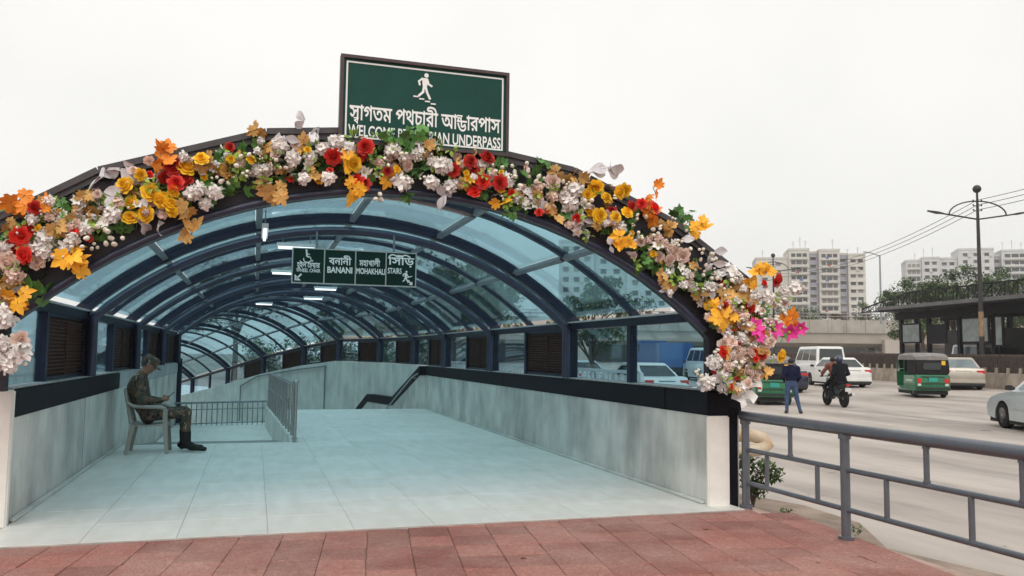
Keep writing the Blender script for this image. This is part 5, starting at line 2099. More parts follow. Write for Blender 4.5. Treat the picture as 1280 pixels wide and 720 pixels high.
    b.bx(-.26, .26, end - .016, end + .05, zl - .10, zl + .03)
    b.build('number_plate', M_plate, root)
    b = MB()
    b.bx(-hw + .03, hw - .03, end - .035, end + .12, .30, .50)
    b.build('rear_bumper', paint, root, bevel=.03)
    b = MB()
    b.bx(-hw + .05, hw - .05, end - .03, end + .12, .20, .29)
    b.build('rear_valance', M_trimb, root)
    b = MB()
    b.bx(-.32, .32, end - .014, end + .05, zl + .035, zl + .065)
    b.build('trunk_trim', M_chrome, root)
    if seams:
        for s in (-1, 1):
            b = MB()
            yd0, yd1, yd2 = y_ws - .28, (y_ws + y_rw) / 2 - .02, y_rw + .28
            for yy in (yd0, yd1, yd2):
                b.bx(s * (hw - .012) - .006, s * (hw - .012) + .006, yy - .006, yy + .006, .32, zbelt - .04)
            b.build('door_seam', M_trimb, body)
            b = MB()
            b.bx(s * (hw + .0) - .008, s * (hw + .0) + .008, yd2, yd0, .50, .55)
            b.build('side_moulding', paint, body, bevel=.006)
            b = MB()
            for yy in (yd1 + .14, yd2 + .14):
                b.bx(s * (hw - .01) - .016, s * (hw - .01) + .016, yy, yy + .17, zbelt - .16, zbelt - .13)
            b.build('door_handle', paint, body, bevel=.006)
    return root


def paint_mat(name, c, met=.2):
    return mat(name, c, .32, met, var=.05, vscale=3, coat=.8)


P_silver = paint_mat('silver blue paint', (.50, .55, .58), .3)
P_beige = paint_mat('champagne paint', (.46, .41, .35), .35)
P_white = paint_mat('white paint', (.78, .78, .76), 0)
P_navy = paint_mat('navy paint', (.018, .022, .055), .3)
SEDAN = [(2.17, .50), (2.13, .64), (1.98, .74), (1.55, .84), (.92, .93), (-1.15, .97), (-1.85, .99), (-2.10, .95), (-2.20, .70), (-2.16, .46)]
SCAB = (1.02, .28, -1.00, -1.72, .95, 1.44, .74)
SWB = (1.33, -1.28)
car('saloon_car', 'silver car cut by the right photo edge, nearest vehicle on the road', (17.95, 14.45, road_z(17.9)), -rad(24), P_silver, SEDAN, SCAB, 1.74, SWB, .315, win=M_palewin)
car('saloon_car', 'champagne saloon seen from behind, right of the green auto rickshaw', (31.4, 30.9, road_z(31)), -rad(36), P_beige, SEDAN, SCAB, 1.76, SWB, win=M_palewin)
car('saloon_car', 'white saloon in front of the white van, behind the motorcycle', (28.2, 35.2, road_z(28)), -rad(16), P_white, SEDAN, SCAB, 1.72, SWB)
car('saloon_car', 'navy saloon seen from behind beside the walking man', (23.0, 33.0, road_z(23)), -rad(18), P_navy, SEDAN, SCAB, 1.74, SWB)
VAN = [(2.28, .55), (2.24, .85), (2.10, 1.02), (1.75, 1.08), (1.0, 1.10), (-1.6, 1.10), (-2.25, 1.10), (-2.33, 1.0), (-2.36, .75), (-2.32, .46)]
VCAB = (1.95, 1.25, -2.18, -2.32, 1.08, 1.98, .86)
VWB = (1.55, -1.25)
car('passenger_van', 'white passenger van with side windows behind the white saloon', (31.3, 40.6, road_z(31)), -rad(20), P_white, VAN, VCAB, 1.72, VWB, .33, tail='van')
car('passenger_van', 'white van mostly hidden behind the median fence and lamp pole', (39.2, 36.4, road_z(39)), rad(-72), P_white, VAN, VCAB, 1.72, VWB, .33, tail='van', win=M_palewin)
car('passenger_van', 'white minibus behind the flower garland beside the white van', (26.2, 44.2, road_z(26)), -rad(12), P_white, VAN, VCAB, 1.8, VWB, .33, tail='van')


# --- three-wheeled auto rickshaw
M_cng = mat('green rickshaw paint', (.012, .15, .065), .4, var=.15, vscale=4, coat=.3)
M_canvas = mat('black rickshaw canvas', (.020, .018, .020), .8, spec=.15, var=.35, vscale=5, bump=.3, bscale=14)
M_canvastop = mat('dusty grey canvas top', (.22, .205, .195), .8, var=.2, vscale=5)
M_teal = mat('teal number plate', (.02, .30, .24), .5)
M_yellow = mat('yellow sticker', (.75, .45, .03), .6)


def rickshaw(label, loc, rz):
    g = thing('auto_rickshaw', label, 'auto rickshaw', loc, rz, 'green auto rickshaws on the road')
    hw = .65
    b = MB()
    rings = []
    for xx, k in ((-hw, .95), (-hw + .05, 1), (hw - .05, 1), (hw, .95)):
        ring = []
        for y, z in ((1.30, .34), (1.32, .62), (1.12, .92), (.90, .98), (.86, .42), (.10, .40), (.02, .86), (-1.16, .88), (-1.22, .60), (-1.16, .27), (-.45, .25), (.9, .25)):
            ring.append((xx * (.62 if y > .95 else 1), y * k, .25 + (z - .25) * (k + (1 - k) * .3)))
        rings.append(ring)
    b.loft(rings)
    body = b.build('body', M_cng, g, smooth=35)
    # canopy over a rounded roof; rear and rear quarters closed with canvas
    b = MB()
    rings = []
    for y, z0, zt, w in ((1.02, 1.45, 1.56, .54), (.80, 1.45, 1.68, .60), (.2, 1.45, 1.73, .635), (-.6, 1.45, 1.73, .64), (-1.02, 1.45, 1.70, .63), (-1.16, 1.45, 1.60, .60)):
        rings.append([(-w, y, z0), (-w * .99, y, zt - .10), (-w * .86, y, zt - .02), (-w * .4, y, zt), (w * .4, y, zt), (w * .86, y, zt - .02), (w * .99, y, zt - .10), (w, y, z0)])
    b.loft(rings)
    b.build('canopy_top', M_canvastop, g, smooth=40)
    b = MB()
    w = .63
    b.loft([[(-w, -1.17, .88), (w, -1.17, .88), (w, -.30, .88), (-w, -.30, .88)], [(-w, -1.20, 1.2), (w, -1.20, 1.2), (w, -.25, 1.2), (-w, -.25, 1.2)],
            [(-w * .97, -1.13, 1.58), (w * .97, -1.13, 1.58), (w * .97, -.2, 1.58), (-w * .97, -.2, 1.58)]])
    cv = b.build('rear_canvas', M_canvas, g, bevel=.04)
    MB().bx(-.34, .30, -1.215, -1.195, 1.08, 1.34).build('rear_window', M_winglass, cv)
    MB().bx(.33, .47, -1.212, -1.196, 1.26, 1.42).build('sticker', M_yellow, cv)
    for s in (-1, 1):
        b = MB()
        b.tube([(s * .60, .92, .95), (s * .58, .98, 1.3), (s * .54, .90, 1.50)], .022, 6)
        b.tube([(s * .63, .05, .86), (s * .63, .02, 1.48)], .02, 6)
        b.tube([(s * .63, .05, 1.1), (s * .62, .92, 1.05)], .014, 6)
        b.build('door_frame', M_cng, g)
        MB().bx(s * .655 - .012, s * .655 + .012, -.95, -.25, .62, .70).build('side_stripe', mat('pale stripe', (.45, .6, .5), .5), body)
        MB().bx(s * .50 - .08, s * .50 + .08, -1.235, -1.15, .56, .74).build('tail_lamp', M_red, g, bevel=.015)
        MB().bx(s * .50 - .06, s * .50 + .06, -1.228, -1.15, .46, .54).build('reflector', M_clear, g)
        wheel(g, s * .52, -.78, .23, .12)
    wheel(g, .03, .98, .23, .12)
    MB().loft([[(-.44, 1.14, .95), (.44, 1.14, .95), (.44, 1.12, .95), (-.44, 1.12, .95)], [(-.50, .99, 1.48), (.50, .99, 1.48), (.50, .97, 1.48), (-.50, .97, 1.48)]]).build('windscreen', M_winglass, g)
    MB().bx(-.16, .16, -1.238, -1.20, .62, .78).build('number_plate', M_teal, g)
    b = MB()
    for z in (.55, .80):
        b.bx(-.42, .42, -1.228, -1.19, z, z + .02)
    for k in range(7):
        b.bx(-.40 + k * .125, -.375 + k * .125, -1.23, -1.20, .50, .56)
    b.build('rear_grille', M_trimb, g)
    MB().bx(-.63, .63, -1.27, -1.22, .32, .40).build('rear_bumper', M_trimb, g, bevel=.01)
    MB().bx(-.5, .5, -.9, -.55, .45, .85).build('seat', M_canvas, g)
    MB().bx(-.58, .58, -1.1, .9, .12, .26).build('underbody', M_under, g)
    return g


rickshaw('green auto rickshaw with dusty canvas top, in clear view beside the champagne saloon', (25.4, 26.65, road_z(25.4)), -rad(24))
rickshaw('green auto rickshaw partly hidden by the garland, left of the walking man', (17.95, 26.0, road_z(17.95)), -rad(27))

# --- motorcycle with two riders
M_moto = mat('black motorcycle paint', (.015, .015, .018), .3, coat=.5)
mo = thing('motorcycle', 'black motorcycle carrying two people along the road', 'motorcycle', (19.0, 23.75, road_z(19)), -rad(14))


def moto_wheel(y):
    b = MB()
    r = .30
    prof = [(r - .075, -.035), (r - .03, -.055), (r, -.025), (r, .025), (r - .03, .055), (r - .075, .035), (r - .075, -.035)]
    b.lathe(prof[:-1], (0, y, r), (1, 0, 0), 22)
    wh = b.build('wheel', M_tyre, mo, smooth=50)
    b = MB()
    for k in range(6):
        a = k * math.pi / 3
        b.bar((0, y, r), (0, y + .23 * math.cos(a), r + .23 * math.sin(a)), .018, .03, (1, 0, 0))
    b.lathe([(.05, -.05), (.05, .05)], (0, y, r), (1, 0, 0), 10)
    b.lathe([(.245, -.02), (.245, .02), (.225, .02), (.225, -.02)], (0, y, r), (1, 0, 0), 20)
    b.build('rim', M_rim_, wh)


moto_wheel(.66)
moto_wheel(-.62)
b = MB()
b.loft([[(-.10, .40, .72), (.10, .40, .72), (.07, .40, .92), (-.07, .40, .92)], [(-.15, .22, .68), (.15, .22, .68), (.11, .22, .98), (-.11, .22, .98)], [(-.09, -.06, .68), (.09, -.06, .68), (.07, -.06, .86), (-.07, -.06, .86)]])
b.build('fuel_tank', M_moto, mo, bevel=.03)
b = MB()
b.loft([[(-.10, -.05, .74), (.10, -.05, .74), (.10, -.05, .82), (-.10, -.05, .82)], [(-.13, -.4, .76), (.13, -.4, .76), (.12, -.4, .86), (-.12, -.4, .86)], [(-.08, -.82, .82), (.08, -.82, .82), (.07, -.82, .90), (-.07, -.82, .90)]])
b.build('saddle', M_canvas, mo, bevel=.02)
b = MB()
b.loft([[(-.10, -.35, .55), (.10, -.35, .55), (.10, -.35, .74), (-.10, -.35, .74)], [(-.06, -.92, .72), (.06, -.92, .72), (.06, -.92, .82), (-.06, -.92, .82)]])
b.build('tail_fairing', M_moto, mo)
MB().bx(-.07, .07, -.955, -.92, .72, .79).build('tail_lamp', M_red, mo, bevel=.01)
MB().bx(-.10, .10, -.94, -.92, .54, .66).build('number_plate', M_plate, mo)
b = MB()
b.bx(-.13, .13, -.12, .30, .32, .66)
b.bx(-.17, .17, .02, .16, .36, .5)
b.build('engine', mat('grey engine metal', (.10, .10, .11), .4, .6), mo, bevel=.03)
b = MB()
b.tube([(.14, .15, .34), (.16, -.3, .30), (.17, -.55, .38), (.18, -.92, .46)], [.025, .025, .05, .055], 8)
b.build('exhaust', M_chrome, mo, smooth=50)
for s in (-1, 1):
    b = MB()
    b.tube([(s * .09, .66, .30), (s * .09, .44, .98)], .022, 8)
    b.build('fork', M_chrome, mo, smooth=50)
    b = MB()
    b.tube([(s * .07, -.62, .30), (s * .08, -.1, .45)], .025, 6)
    b.build('swing_arm', M_trimb, mo)
    b = MB()
    b.tube([(s * .30, .34, 1.03), (s * .36, .40, 1.18)], .008, 6)
    b.ball((s * .37, .41, 1.20), .055, 8, 1, .3, .7)
    b.build('mirror', M_trimb, mo)
b = MB()
b.tube([(-.38, .28, 1.0), (-.2, .40, 1.02), (.2, .40, 1.02), (.38, .28, 1.0)], .016, 8)
b.build('handlebar', M_trimb, mo, smooth=50)
b = MB()
b.ball((0, .50, .90), .10, 10, 1, .8, 1)
b.build('headlamp', M_clear, mo, smooth=60)
b = MB()
b.loft([[(-.05, .95, .52), (.05, .95, .52), (.05, .95, .54), (-.05, .95, .54)], [(-.06, .66, .63), (.06, .66, .63), (.06, .66, .65), (-.06, .66, .65)], [(-.05, .42, .58), (.05, .42, .58), (.05, .42, .60), (-.05, .42, .60)]])
b.build('mudguard', M_moto, mo)
M_brown = mat('rust brown jacket cloth', (.16, .045, .025), .85, var=.35, vscale=9)
M_dark = mat('dark trouser cloth', (.012, .012, .016), .95, spec=.1, var=.25, vscale=9)
M_helm = mat('navy helmet', (.012, .016, .06), .18, coat=.6)
mz = road_z(19)
for nm, dy, top_m, lean, lbl, hm in (('person', .0, M_brown, .10, 'motorcycle driver in rust brown jacket at the handlebar', M_helm), ('person', -.46, M_dark, .06, 'motorcycle passenger in black with navy helmet behind the driver', M_helm)):
    zs = .86
    J = dict(front=(0, 1, 0), pelvis=(0, 0, zs + .06), waist=(0, .03, zs + .2), chest=(0, .03 + lean, zs + .42), neck=(0, .05 + lean, zs + .58), head=(0, .09 + lean, zs + .70),
             sl=(-.18, .03 + lean, zs + .52), sr=(.18, .03 + lean, zs + .52), pl=(-.10, .02, zs + .06), pr=(.10, .02, zs + .06),
             kl=(-.22, .38, .66), kr=(.22, .38, .66), al=(-.22, .12, .35), ar=(.22, .12, .35), tl=(-.23, .30, .28), tr=(.23, .30, .28))
    if dy == 0:
        J.update(el=(-.34, .22, zs + .28), er=(.34, .22, zs + .28), wl=(-.34, .28, 1.04), wr=(.34, .28, 1.04), hl=(-.34, .36, 1.03), hr=(.34, .36, 1.03))
    else:
        J.update(el=(-.27, .06, zs + .26), er=(.27, .06, zs + .26), wl=(-.16, .26, zs + .14), wr=(.16, .26, zs + .14), hl=(-.08, .32, zs + .14), hr=(.08, .32, zs + .14))
    pr_ = thing(nm, lbl, 'person', (19.0 + dy * math.sin(rad(14)), 23.75 + dy * math.cos(rad(14)), mz), -rad(14))
    body_object('body', figure(J, 1.0, face=(0, 1, 0), jacket=1.15), [M_skin, top_m, M_dark, M_shoe], .015, pr_)
    if dy < 0:
        b = MB()
        b.ball((0, .09 + lean, zs + .735), .135, 16, .95, 1.1, 1.0)
        hl = b.build('helmet', hm, pr_, smooth=60)
        MB().bx(-.09, .09, .09 + lean + .10, .09 + lean + .142, zs + .70, zs + .78).build('visor', M_winglass, hl, bevel=.02)
    else:
        b = MB()
        b.ball((0, .08 + lean, zs + .735), .10, 12, .95, 1.05, .95)
        b.build('hair', M_hair, pr_, smooth=60)

# ------------------------------------------------------------------ median barrier with fence
M_barrier = mat('dusty concrete barrier', (.40, .34, .28), .9, col2=(.28, .235, .19), vscale=2.5, bump=.3, bscale=20)
M_barrier2 = mat('stained concrete barrier', (.22, .18, .15), .9, col2=(.33, .27, .22), vscale=3, bump=.3, bscale=20)
M_fence = mat('brown steel fence', (.085, .062, .052), .7, var=.35, vscale=5)
BA, BB = Vector((31.05, 22.0, 0)), Vector((36.9, 52.0, 0))
bd = (BB - BA).normalized()
bn = Vector((bd.y, -bd.x, 0))
fence = thing('median_barrier', 'dusty concrete median barrier with brown steel fence on top', 'barrier', (34, 37, road_z(34)))
NB = 40
proto = {}
for k in range(NB):
    p = BA + bd * ((BB - BA).length * k / NB)
    q = BA + bd * ((BB - BA).length * (k + 1) / NB - .02)
    zz = road_z(p.x)
    mb = MB()
    for o0 in (0,):
        rr = []
        for c in (p, q):
            rr.append([c - bn * .30 + Vector((0, 0, zz)), c + bn * .30 + Vector((0, 0, zz)), c + bn * .26 + Vector((0, 0, zz + .2)), c + bn * .12 + Vector((0, 0, zz + .72)), c - bn * .12 + Vector((0, 0, zz + .72)), c - bn * .26 + Vector((0, 0, zz + .2))])
        mb.loft(rr)
    mb.build('barrier_block', (M_barrier, M_barrier2)[k % 2] if k % 5 else M_barrier, fence, world=True)
    mb = MB()
    mb.bar(p + Vector((0, 0, zz + .78)), q + Vector((0, 0, zz + .78)), .05, .05)
    mb.bar(p + Vector((0, 0, zz + 1.45)), q + Vector((0, 0, zz + 1.45)), .05, .05)
    for j in range(6):
        c = p + (q - p) * (j + .5) / 6
        mb.bar(c + Vector((0, 0, zz + .70)), c + Vector((0, 0, zz + 1.56)), .03, .085 + .03 * (j % 2), bn)
    pn_ = mb.build('fence_panel', M_fence, fence, world=True)
    mb = MB()
    c = p - bn * .16
    mb.bar(c + Vector((0, 0, zz + .30)), c + bn * .06 + Vector((0, 0, zz + .95)), .14, .06, bn)
    mb.build('barrier_rib', M_barrier, fence, world=True)

# ------------------------------------------------------------------ bus station shelter behind the median
M_shel = mat('dark shelter steel', (.012, .010, .014), .6, var=.3, vscale=3, spec=.2)
M_sroof = mat('grey shelter roof edge', (.13, .125, .125), .6, var=.2, vscale=2)
M_sglass = mat('dusty shelter panel', (.24, .27, .26), .35, var=.25, vscale=2.5)
SA, SB = Vector((37.4, 41.0, 0)), Vector((34.2, 22.5, 0))
sdv = (SB - SA).normalized()
sn = Vector((-sdv.y, sdv.x, 0))
if sn.x < 0:
    sn = -sn
sh = thing('bus_shelter', 'long dark steel bus shelter with hanging panels behind the median', 'shelter', (36.5, 32, .3))
Zg, Zr = .30, 4.28


def spt(l, off, z):
    c = SA + sdv * l + sn * off
    return Vector((c.x, c.y, z))


LEN = (SB - SA).length
mb = MB()
mb.loft([[spt(-.6, -.9, Zr), spt(-.6, 3.4, Zr + .10), spt(-.6, 3.4, Zr + .42), spt(-.6, -.9, Zr + .26)],
         [spt(LEN, -.9, Zr), spt(LEN, 3.4, Zr + .10), spt(LEN, 3.4, Zr + .42), spt(LEN, -.9, Zr + .26)]])
rf = mb.build('roof', M_shel, sh, world=True)
MB().bar(spt(-.62, -.93, Zr + .20), spt(LEN, -.93, Zr + .20), .05, .20).build('roof_edge', M_sroof, rf, world=True)
MB().bar(spt(-.4, .2, Zr - .25), spt(LEN, .2, Zr - .25), .2, .45).build('beam', M_shel, sh, world=True)
MB().bar(spt(-.4, 3.2, Zr - .25), spt(LEN, 3.2, Zr - .25), .2, .45).build('beam', M_shel, sh, world=True)
for k in range(8):
    l = .1 + k * 2.65
    for off in (.2, 3.2):
        mb = MB()
        mb.bar(spt(l, off, Zg - .1), spt(l, off, Zr), .20, .22, sdv)
        mb.build('post', M_shel, sh, world=True)
    if k % 2 == 0:
        mb = MB()
        mb.bar(spt(l + 1.4, .2, Zg), spt(l + 1.4, .2, Zr), .10, .10, sdv)
        mb.build('mullion', M_shel, sh, world=True)
for l0, l1, z0, z1 in ((.55, 2.3, 2.35, 3.55), (3.1, 4.6, 2.3, 3.4), (5.9, 8.0, 2.3, 3.7), (8.4, 9.0, 2.1, 3.7), (11.1, 13.0, 2.3, 3.6), (13.8, 15.6, 2.3, 3.6), (16.3, 18.2, 2.3, 3.6)):
    p_ = MB().bar(spt(l0, -.02, (z0 + z1) / 2), spt(l1, -.02, (z0 + z1) / 2), .08, z1 - z0).build('display_frame', M_shel, sh, world=True)
    if l0 not in (3.1, 13.8):
        MB().bar(spt(l0 + .1, -.07, (z0 + z1) / 2), spt(l1 - .1, -.07, (z0 + z1) / 2), .02, z1 - z0 - .2).build('display_panel', M_sglass, p_, world=True)
MB().bar(spt(0, 3.1, 1.75), spt(LEN, 3.1, 1.75), .06, 2.9).build('back_panel', mat('dark shelter back panel', (.03, .03, .034), .5, var=.3, vscale=1.5), sh, world=True)
MB().bar(spt(0, .3, .55), spt(LEN, .3, .55), .10, .6).build('kick_panel', M_shel, sh, world=True)

# dark steel footbridge ramp with crossed bars above the shelter
fb = thing('footbridge', 'dark steel footbridge with crossed bar sides rising behind the shelter', 'footbridge', (42, 41, .3))
FA, FB_, FC = Vector((45.0, 53.0, 5.0)), Vector((43.0, 46.2, 4.75)), Vector((39.8, 26.0, 4.75))
for (a, b_, n) in ((FA, FB_, 6), (FB_, FC, 20)):
    for dz in (0, 1.25):
        ha = dz if n == 20 else dz * .2
        mb = MB()
        mb.bar(a + Vector((0, 0, ha)), b_ + Vector((0, 0, dz)), .09, .09)
        mb.build('chord', M_shel, fb, world=True)
    for k in range(n):
        p, q = a.lerp(b_, k / n), a.lerp(b_, (k + 1) / n)
        mb = MB()
        up = Vector((0, 0, 1.25 if n == 20 else 1.25 * (.2 + .8 * k / n)))
        up2 = Vector((0, 0, 1.25 if n == 20 else 1.25 * (.2 + .8 * (k + 1) / n)))
        mb.bar(p, q + up2, .03, .045, (1, 0, 0))
        mb.bar(p + up, q, .03, .045, (1, 0, 0))
        mb.bar(p, p + up, .05, .06, (1, 0, 0))
        for f in (.33, .66):
            mb.bar(p.lerp(q, f), p.lerp(q, f) + up, .02, .02, (1, 0, 0))
        mb.build('lattice', M_shel, fb, world=True)
    for dx in (0, 1.6):
        mb = MB()
        mb.bar(a + Vector((.8, 0, -.1)), b_ + Vector((.8, 0, -.1)), 1.6, .08)
    if n == 20:
        mb.build('deck', M_shel, fb, world=True)
for p in (FB_, FB_.lerp(FC, .5), FC):
    mb = MB()
    mb.tube([(p.x + .8, p.y, .2), (p.x + .8, p.y, p.z - .1)], .16, 8)
    mb.build('column', M_shel, fb, world=True)

# ------------------------------------------------------------------ street lamps and wires
M_lamp = mat('black lamp steel', (.025, .022, .022), .5, var=.2, vscale=4)
M_rustband = mat('rusty pole foot', (.30, .19, .11), .8, var=.3, vscale=4)


def arc_lamp(label, loc, H_, az, k=1.0):
    g = thing('street_lamp', label, 'street lamp', loc, az, 'black twin arm street lamps')
    b = MB()
    b.tube([(0, 0, 0), (0, 0, 2.2), (0, 0, H_ - 1.6), (0, 0, H_ - .2)], [.14, .12, .075, .05], 10)
    po = b.build('pole', M_lamp, g, smooth=50)
    b = MB()
    b.tube([(0, 0, 2.4), (0, 0, 3.6)], [.124, .115], 10)
    b.build('rust_band', M_rustband, po, smooth=50)
    b = MB()
    b.ball((0, 0, H_), .20, 12)
    b.build('ball', M_lamp, g, smooth=60)
    za = H_ - 1.50
    for s in (-1, 1):
        b = MB()
        b.tube([(0, 0, za), (s * 1.3, 0, za + .20), (s * 1.75, 0, za + .27)], .04, 6)
        b.build('arm', M_lamp, g, smooth=50)
        b = MB()
        b.loft([[(s * 1.7, -.06, za + .24), (s * 1.7, .06, za + .24), (s * 1.7, .06, za + .30), (s * 1.7, -.06, za + .30)],
                [(s * 2.0, -.10, za + .26), (s * 2.0, .10, za + .26), (s * 2.0, .10, za + .36), (s * 2.0, -.10, za + .36)],
                [(s * 2.45, -.05, za + .36), (s * 2.45, .05, za + .36), (s * 2.45, .05, za + .42), (s * 2.45, -.05, za + .42)]])
        b.build('lamp_head', M_lamp, g)
    b = MB()
    b.tube([(1.40 * math.cos(t), 0, za + .22 + .68 * math.sin(t)) for t in [math.pi * i / 16 for i in range(17)]], .035, 6)
    b.build('arch', M_lamp, g, smooth=50)
    b = MB()
    for dz in (-.12, .12, .35):
        b.bar((-.22, 0, za + .55 + dz), (.22, 0, za + .55 + dz), .03, .03)
        for s in (-1, 1):
            b.ball((s * .2, 0, za + .59 + dz), .045, 6)
    b.build('insulator_bracket', M_lamp, g)
    return g


L1 = Vector((33.42, 31.2, road_z(33.4)))
arc_lamp('tall black twin arm street lamp in full view at the bus shelter', L1, 9.60, -rad(17))
arc_lamp('far black twin arm street lamp half hidden by the garland', (44.9, 64.3, .4), 10.3, -rad(17))
gl = thing('street_lamp', 'slim grey single arm street lamp on the flyover between the apartment blocks', 'street lamp', (72.4, 82.0, 5.6))
M_glamp = mat('galvanised lamp steel', (.28, .29, .30), .5, .2)
b = MB()
b.tube([(0, 0, 0), (0, 0, 8.4)], [.14, .09], 8)
b.build('pole', M_glamp, gl, smooth=50)
b = MB()
b.tube([(0, 0, 8.3), (-.9, .2, 8.6), (-1.4, .3, 8.7)], .06, 6)
b.build('arm', M_glamp, gl, smooth=50)
MB().bar((-1.3, .28, 8.68), (-2.0, .45, 8.76), .22, .10).build('lamp_head', M_glamp, gl)
M_wire = mat('overhead wire', (.12, .12, .12), .7)
WT = ((8.50, 'uppermost'), (8.26, 'middle'), (8.02, 'lowest'))
for (z, nm) in WT:
    for side in (0, 1):
        a = Vector((L1.x, L1.y, z + L1.z + .55))
        e_ = Vector((44.9, 64.3, z + 1.0 - .2)) if side == 0 else Vector((29.0, 12.0, z + L1.z + 1.5))
        mb = MB()
        sag = 1.0 if side == 0 else .5
        mb.tube([a.lerp(e_, t) - Vector((0, 0, sag * 4 * t * (1 - t))) for t in [i / 14 for i in range(15)]], .016, 5)
        tag(mb.build('overhead_wire', M_wire), '%s thin overhead wire %s the tall lamp' % (nm, 'running left from' if side == 0 else 'running right from'), 'wire', 'overhead wires')

# ------------------------------------------------------------------ flyover
M_fly = mat('beige flyover concrete', (.52, .465, .405), .9, col2=(.44, .39, .34), vscale=.35, bump=.1, bscale=4)
M_flypar = mat('stained flyover parapet', (.33, .295, .265), .9, col2=(.42, .38, .34), vscale=.6)
weathered(M_flypar, (.17, .15, .135), .55, .72, .7, (1, 1, .25))
fl = thing('flyover', 'beige concrete flyover crossing behind the traffic', 'flyover', (68, 94, .3))
A0, A1 = Vector((8.5, 112.5, 0)), Vector((112, 80.5, 0))
fd = (A1 - A0).normalized()
fn_ = Vector((-fd.y, fd.x, 0))


def fpt(l, off, z):
    c = A0 + fd * l + fn_ * off
    return Vector((c.x, c.y, z))


FL = (A1 - A0).length
mb = MB()
mb.loft([[fpt(l, .1, 4.9), fpt(l, .5, 3.4), fpt(l, 2.4, 2.9), fpt(l, 6.6, 2.9), fpt(l, 9, 4.9), fpt(l, 9, 5.3), fpt(l, 0, 5.3)] for l in (0, FL)])
mb.build('girder', M_fly, fl, world=True)
n = int(FL / 2.5)
for k in range(n):
    for off in (-.1, 8.9):
        mb = MB()
        mb.loft([[fpt(l, off, 4.75), fpt(l, off + .3, 4.75), fpt(l, off + .25, 6.5), fpt(l, off + .05, 6.5)] for l in (k * 2.5 + .02, k * 2.5 + 2.48)])
        mb.build('parapet_panel', M_flypar, fl, world=True)
mb = MB()
for k in range(n):
    mb.tube([fpt(k * 2.5 + .2, .05, 6.5), fpt(k * 2.5 + .2, .05, 7.35)], .05, 5)
for z in (6.95, 7.35):
    mb.tube([fpt(0, .05, z), fpt(FL, .05, z)], .05, 5)
mb.build('railing', mat('grey flyover rail', (.30, .28, .27), .7), fl, world=True)
for l in (14, 34.5, 55, 75.9, 96.5):
    mb = MB()
    mb.loft([[fpt(l - w, 4.5 - d, z), fpt(l + w, 4.5 - d, z), fpt(l + w, 4.5 + d, z), fpt(l - w, 4.5 + d, z)] for w, d, z in ((1.15, 2.6, .2), (1.15, 2.6, 2.4))])
    for o2 in (2.6, 6.2):
        mb.loft([[fpt(l - .35, o2 - .3, z), fpt(l + .35, o2 - .3, z), fpt(l + .35, o2 + .3, z), fpt(l - .35, o2 + .3, z)] for z in (2.4, 3.0)])
    mb.loft([[fpt(l - 1.0, -.5, z), fpt(l + 1.0, -.5, z), fpt(l + 1.0, .35, z), fpt(l - 1.0, .35, z)] for z in (.2, 3.9)])
    mb.build('pier', M_fly, fl, world=True)
rng = random.Random(21)
M_dryA = mat('dusty hedge leaf', (.10, .085, .055), .8, var=.3, vscale=2)
M_dryB = mat('reddish hedge leaf', (.16, .075, .06), .8, var=.3, vscale=2)
mb = MB()
leaf_cloud(mb, [(tuple(fpt(l, .8, 6.85 + rng.uniform(-.1, .3))), rng.uniform(.4, .8)) for l in [rng.uniform(40, 100) for _ in range(120)]], 5200, .24, rng)
tag(mb.build('planter_hedge', [M_dryA, M_dryB]), 'dusty reddish planter hedge along the flyover parapet', 'hedge', kind='stuff')
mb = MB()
mb.bx(20, 130, 118, 119, .2, 5.5)  # dark sheet added for the shaded gap under the flyover
tag(mb.build('shade_wall', mat('painted shade wall', (.04, .036, .034), .9, var=.3, vscale=.3)), 'added dark wall painted as the shade under the flyover', 'wall')

# ------------------------------------------------------------------ apartment blocks
M_apt = mat('weathered white render', (.62, .59, .54), .9, col2=(.52, .49, .45), vscale=.25)
M_apt2 = mat('pale grey render', (.60, .60, .59), .9, col2=(.52, .52, .52), vscale=.25)
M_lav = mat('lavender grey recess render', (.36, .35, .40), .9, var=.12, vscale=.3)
M_hole = mat('dark window glass', (.055, .055, .06), .2, spec=.5)
M_slab = mat('balcony slab render', (.55, .52, .48), .9, var=.1, vscale=.5)


ra = random.Random(4)
HOLES = [M_hole, M_hole, mat('dim window glass', (.11, .11, .11), .3), mat('curtained window', (.24, .22, .20), .6)]
CLOTHS = [mat('red laundry', (.35, .06, .06), .9), mat('blue laundry', (.08, .14, .30), .9), mat('pale laundry', (.6, .6, .58), .9)]


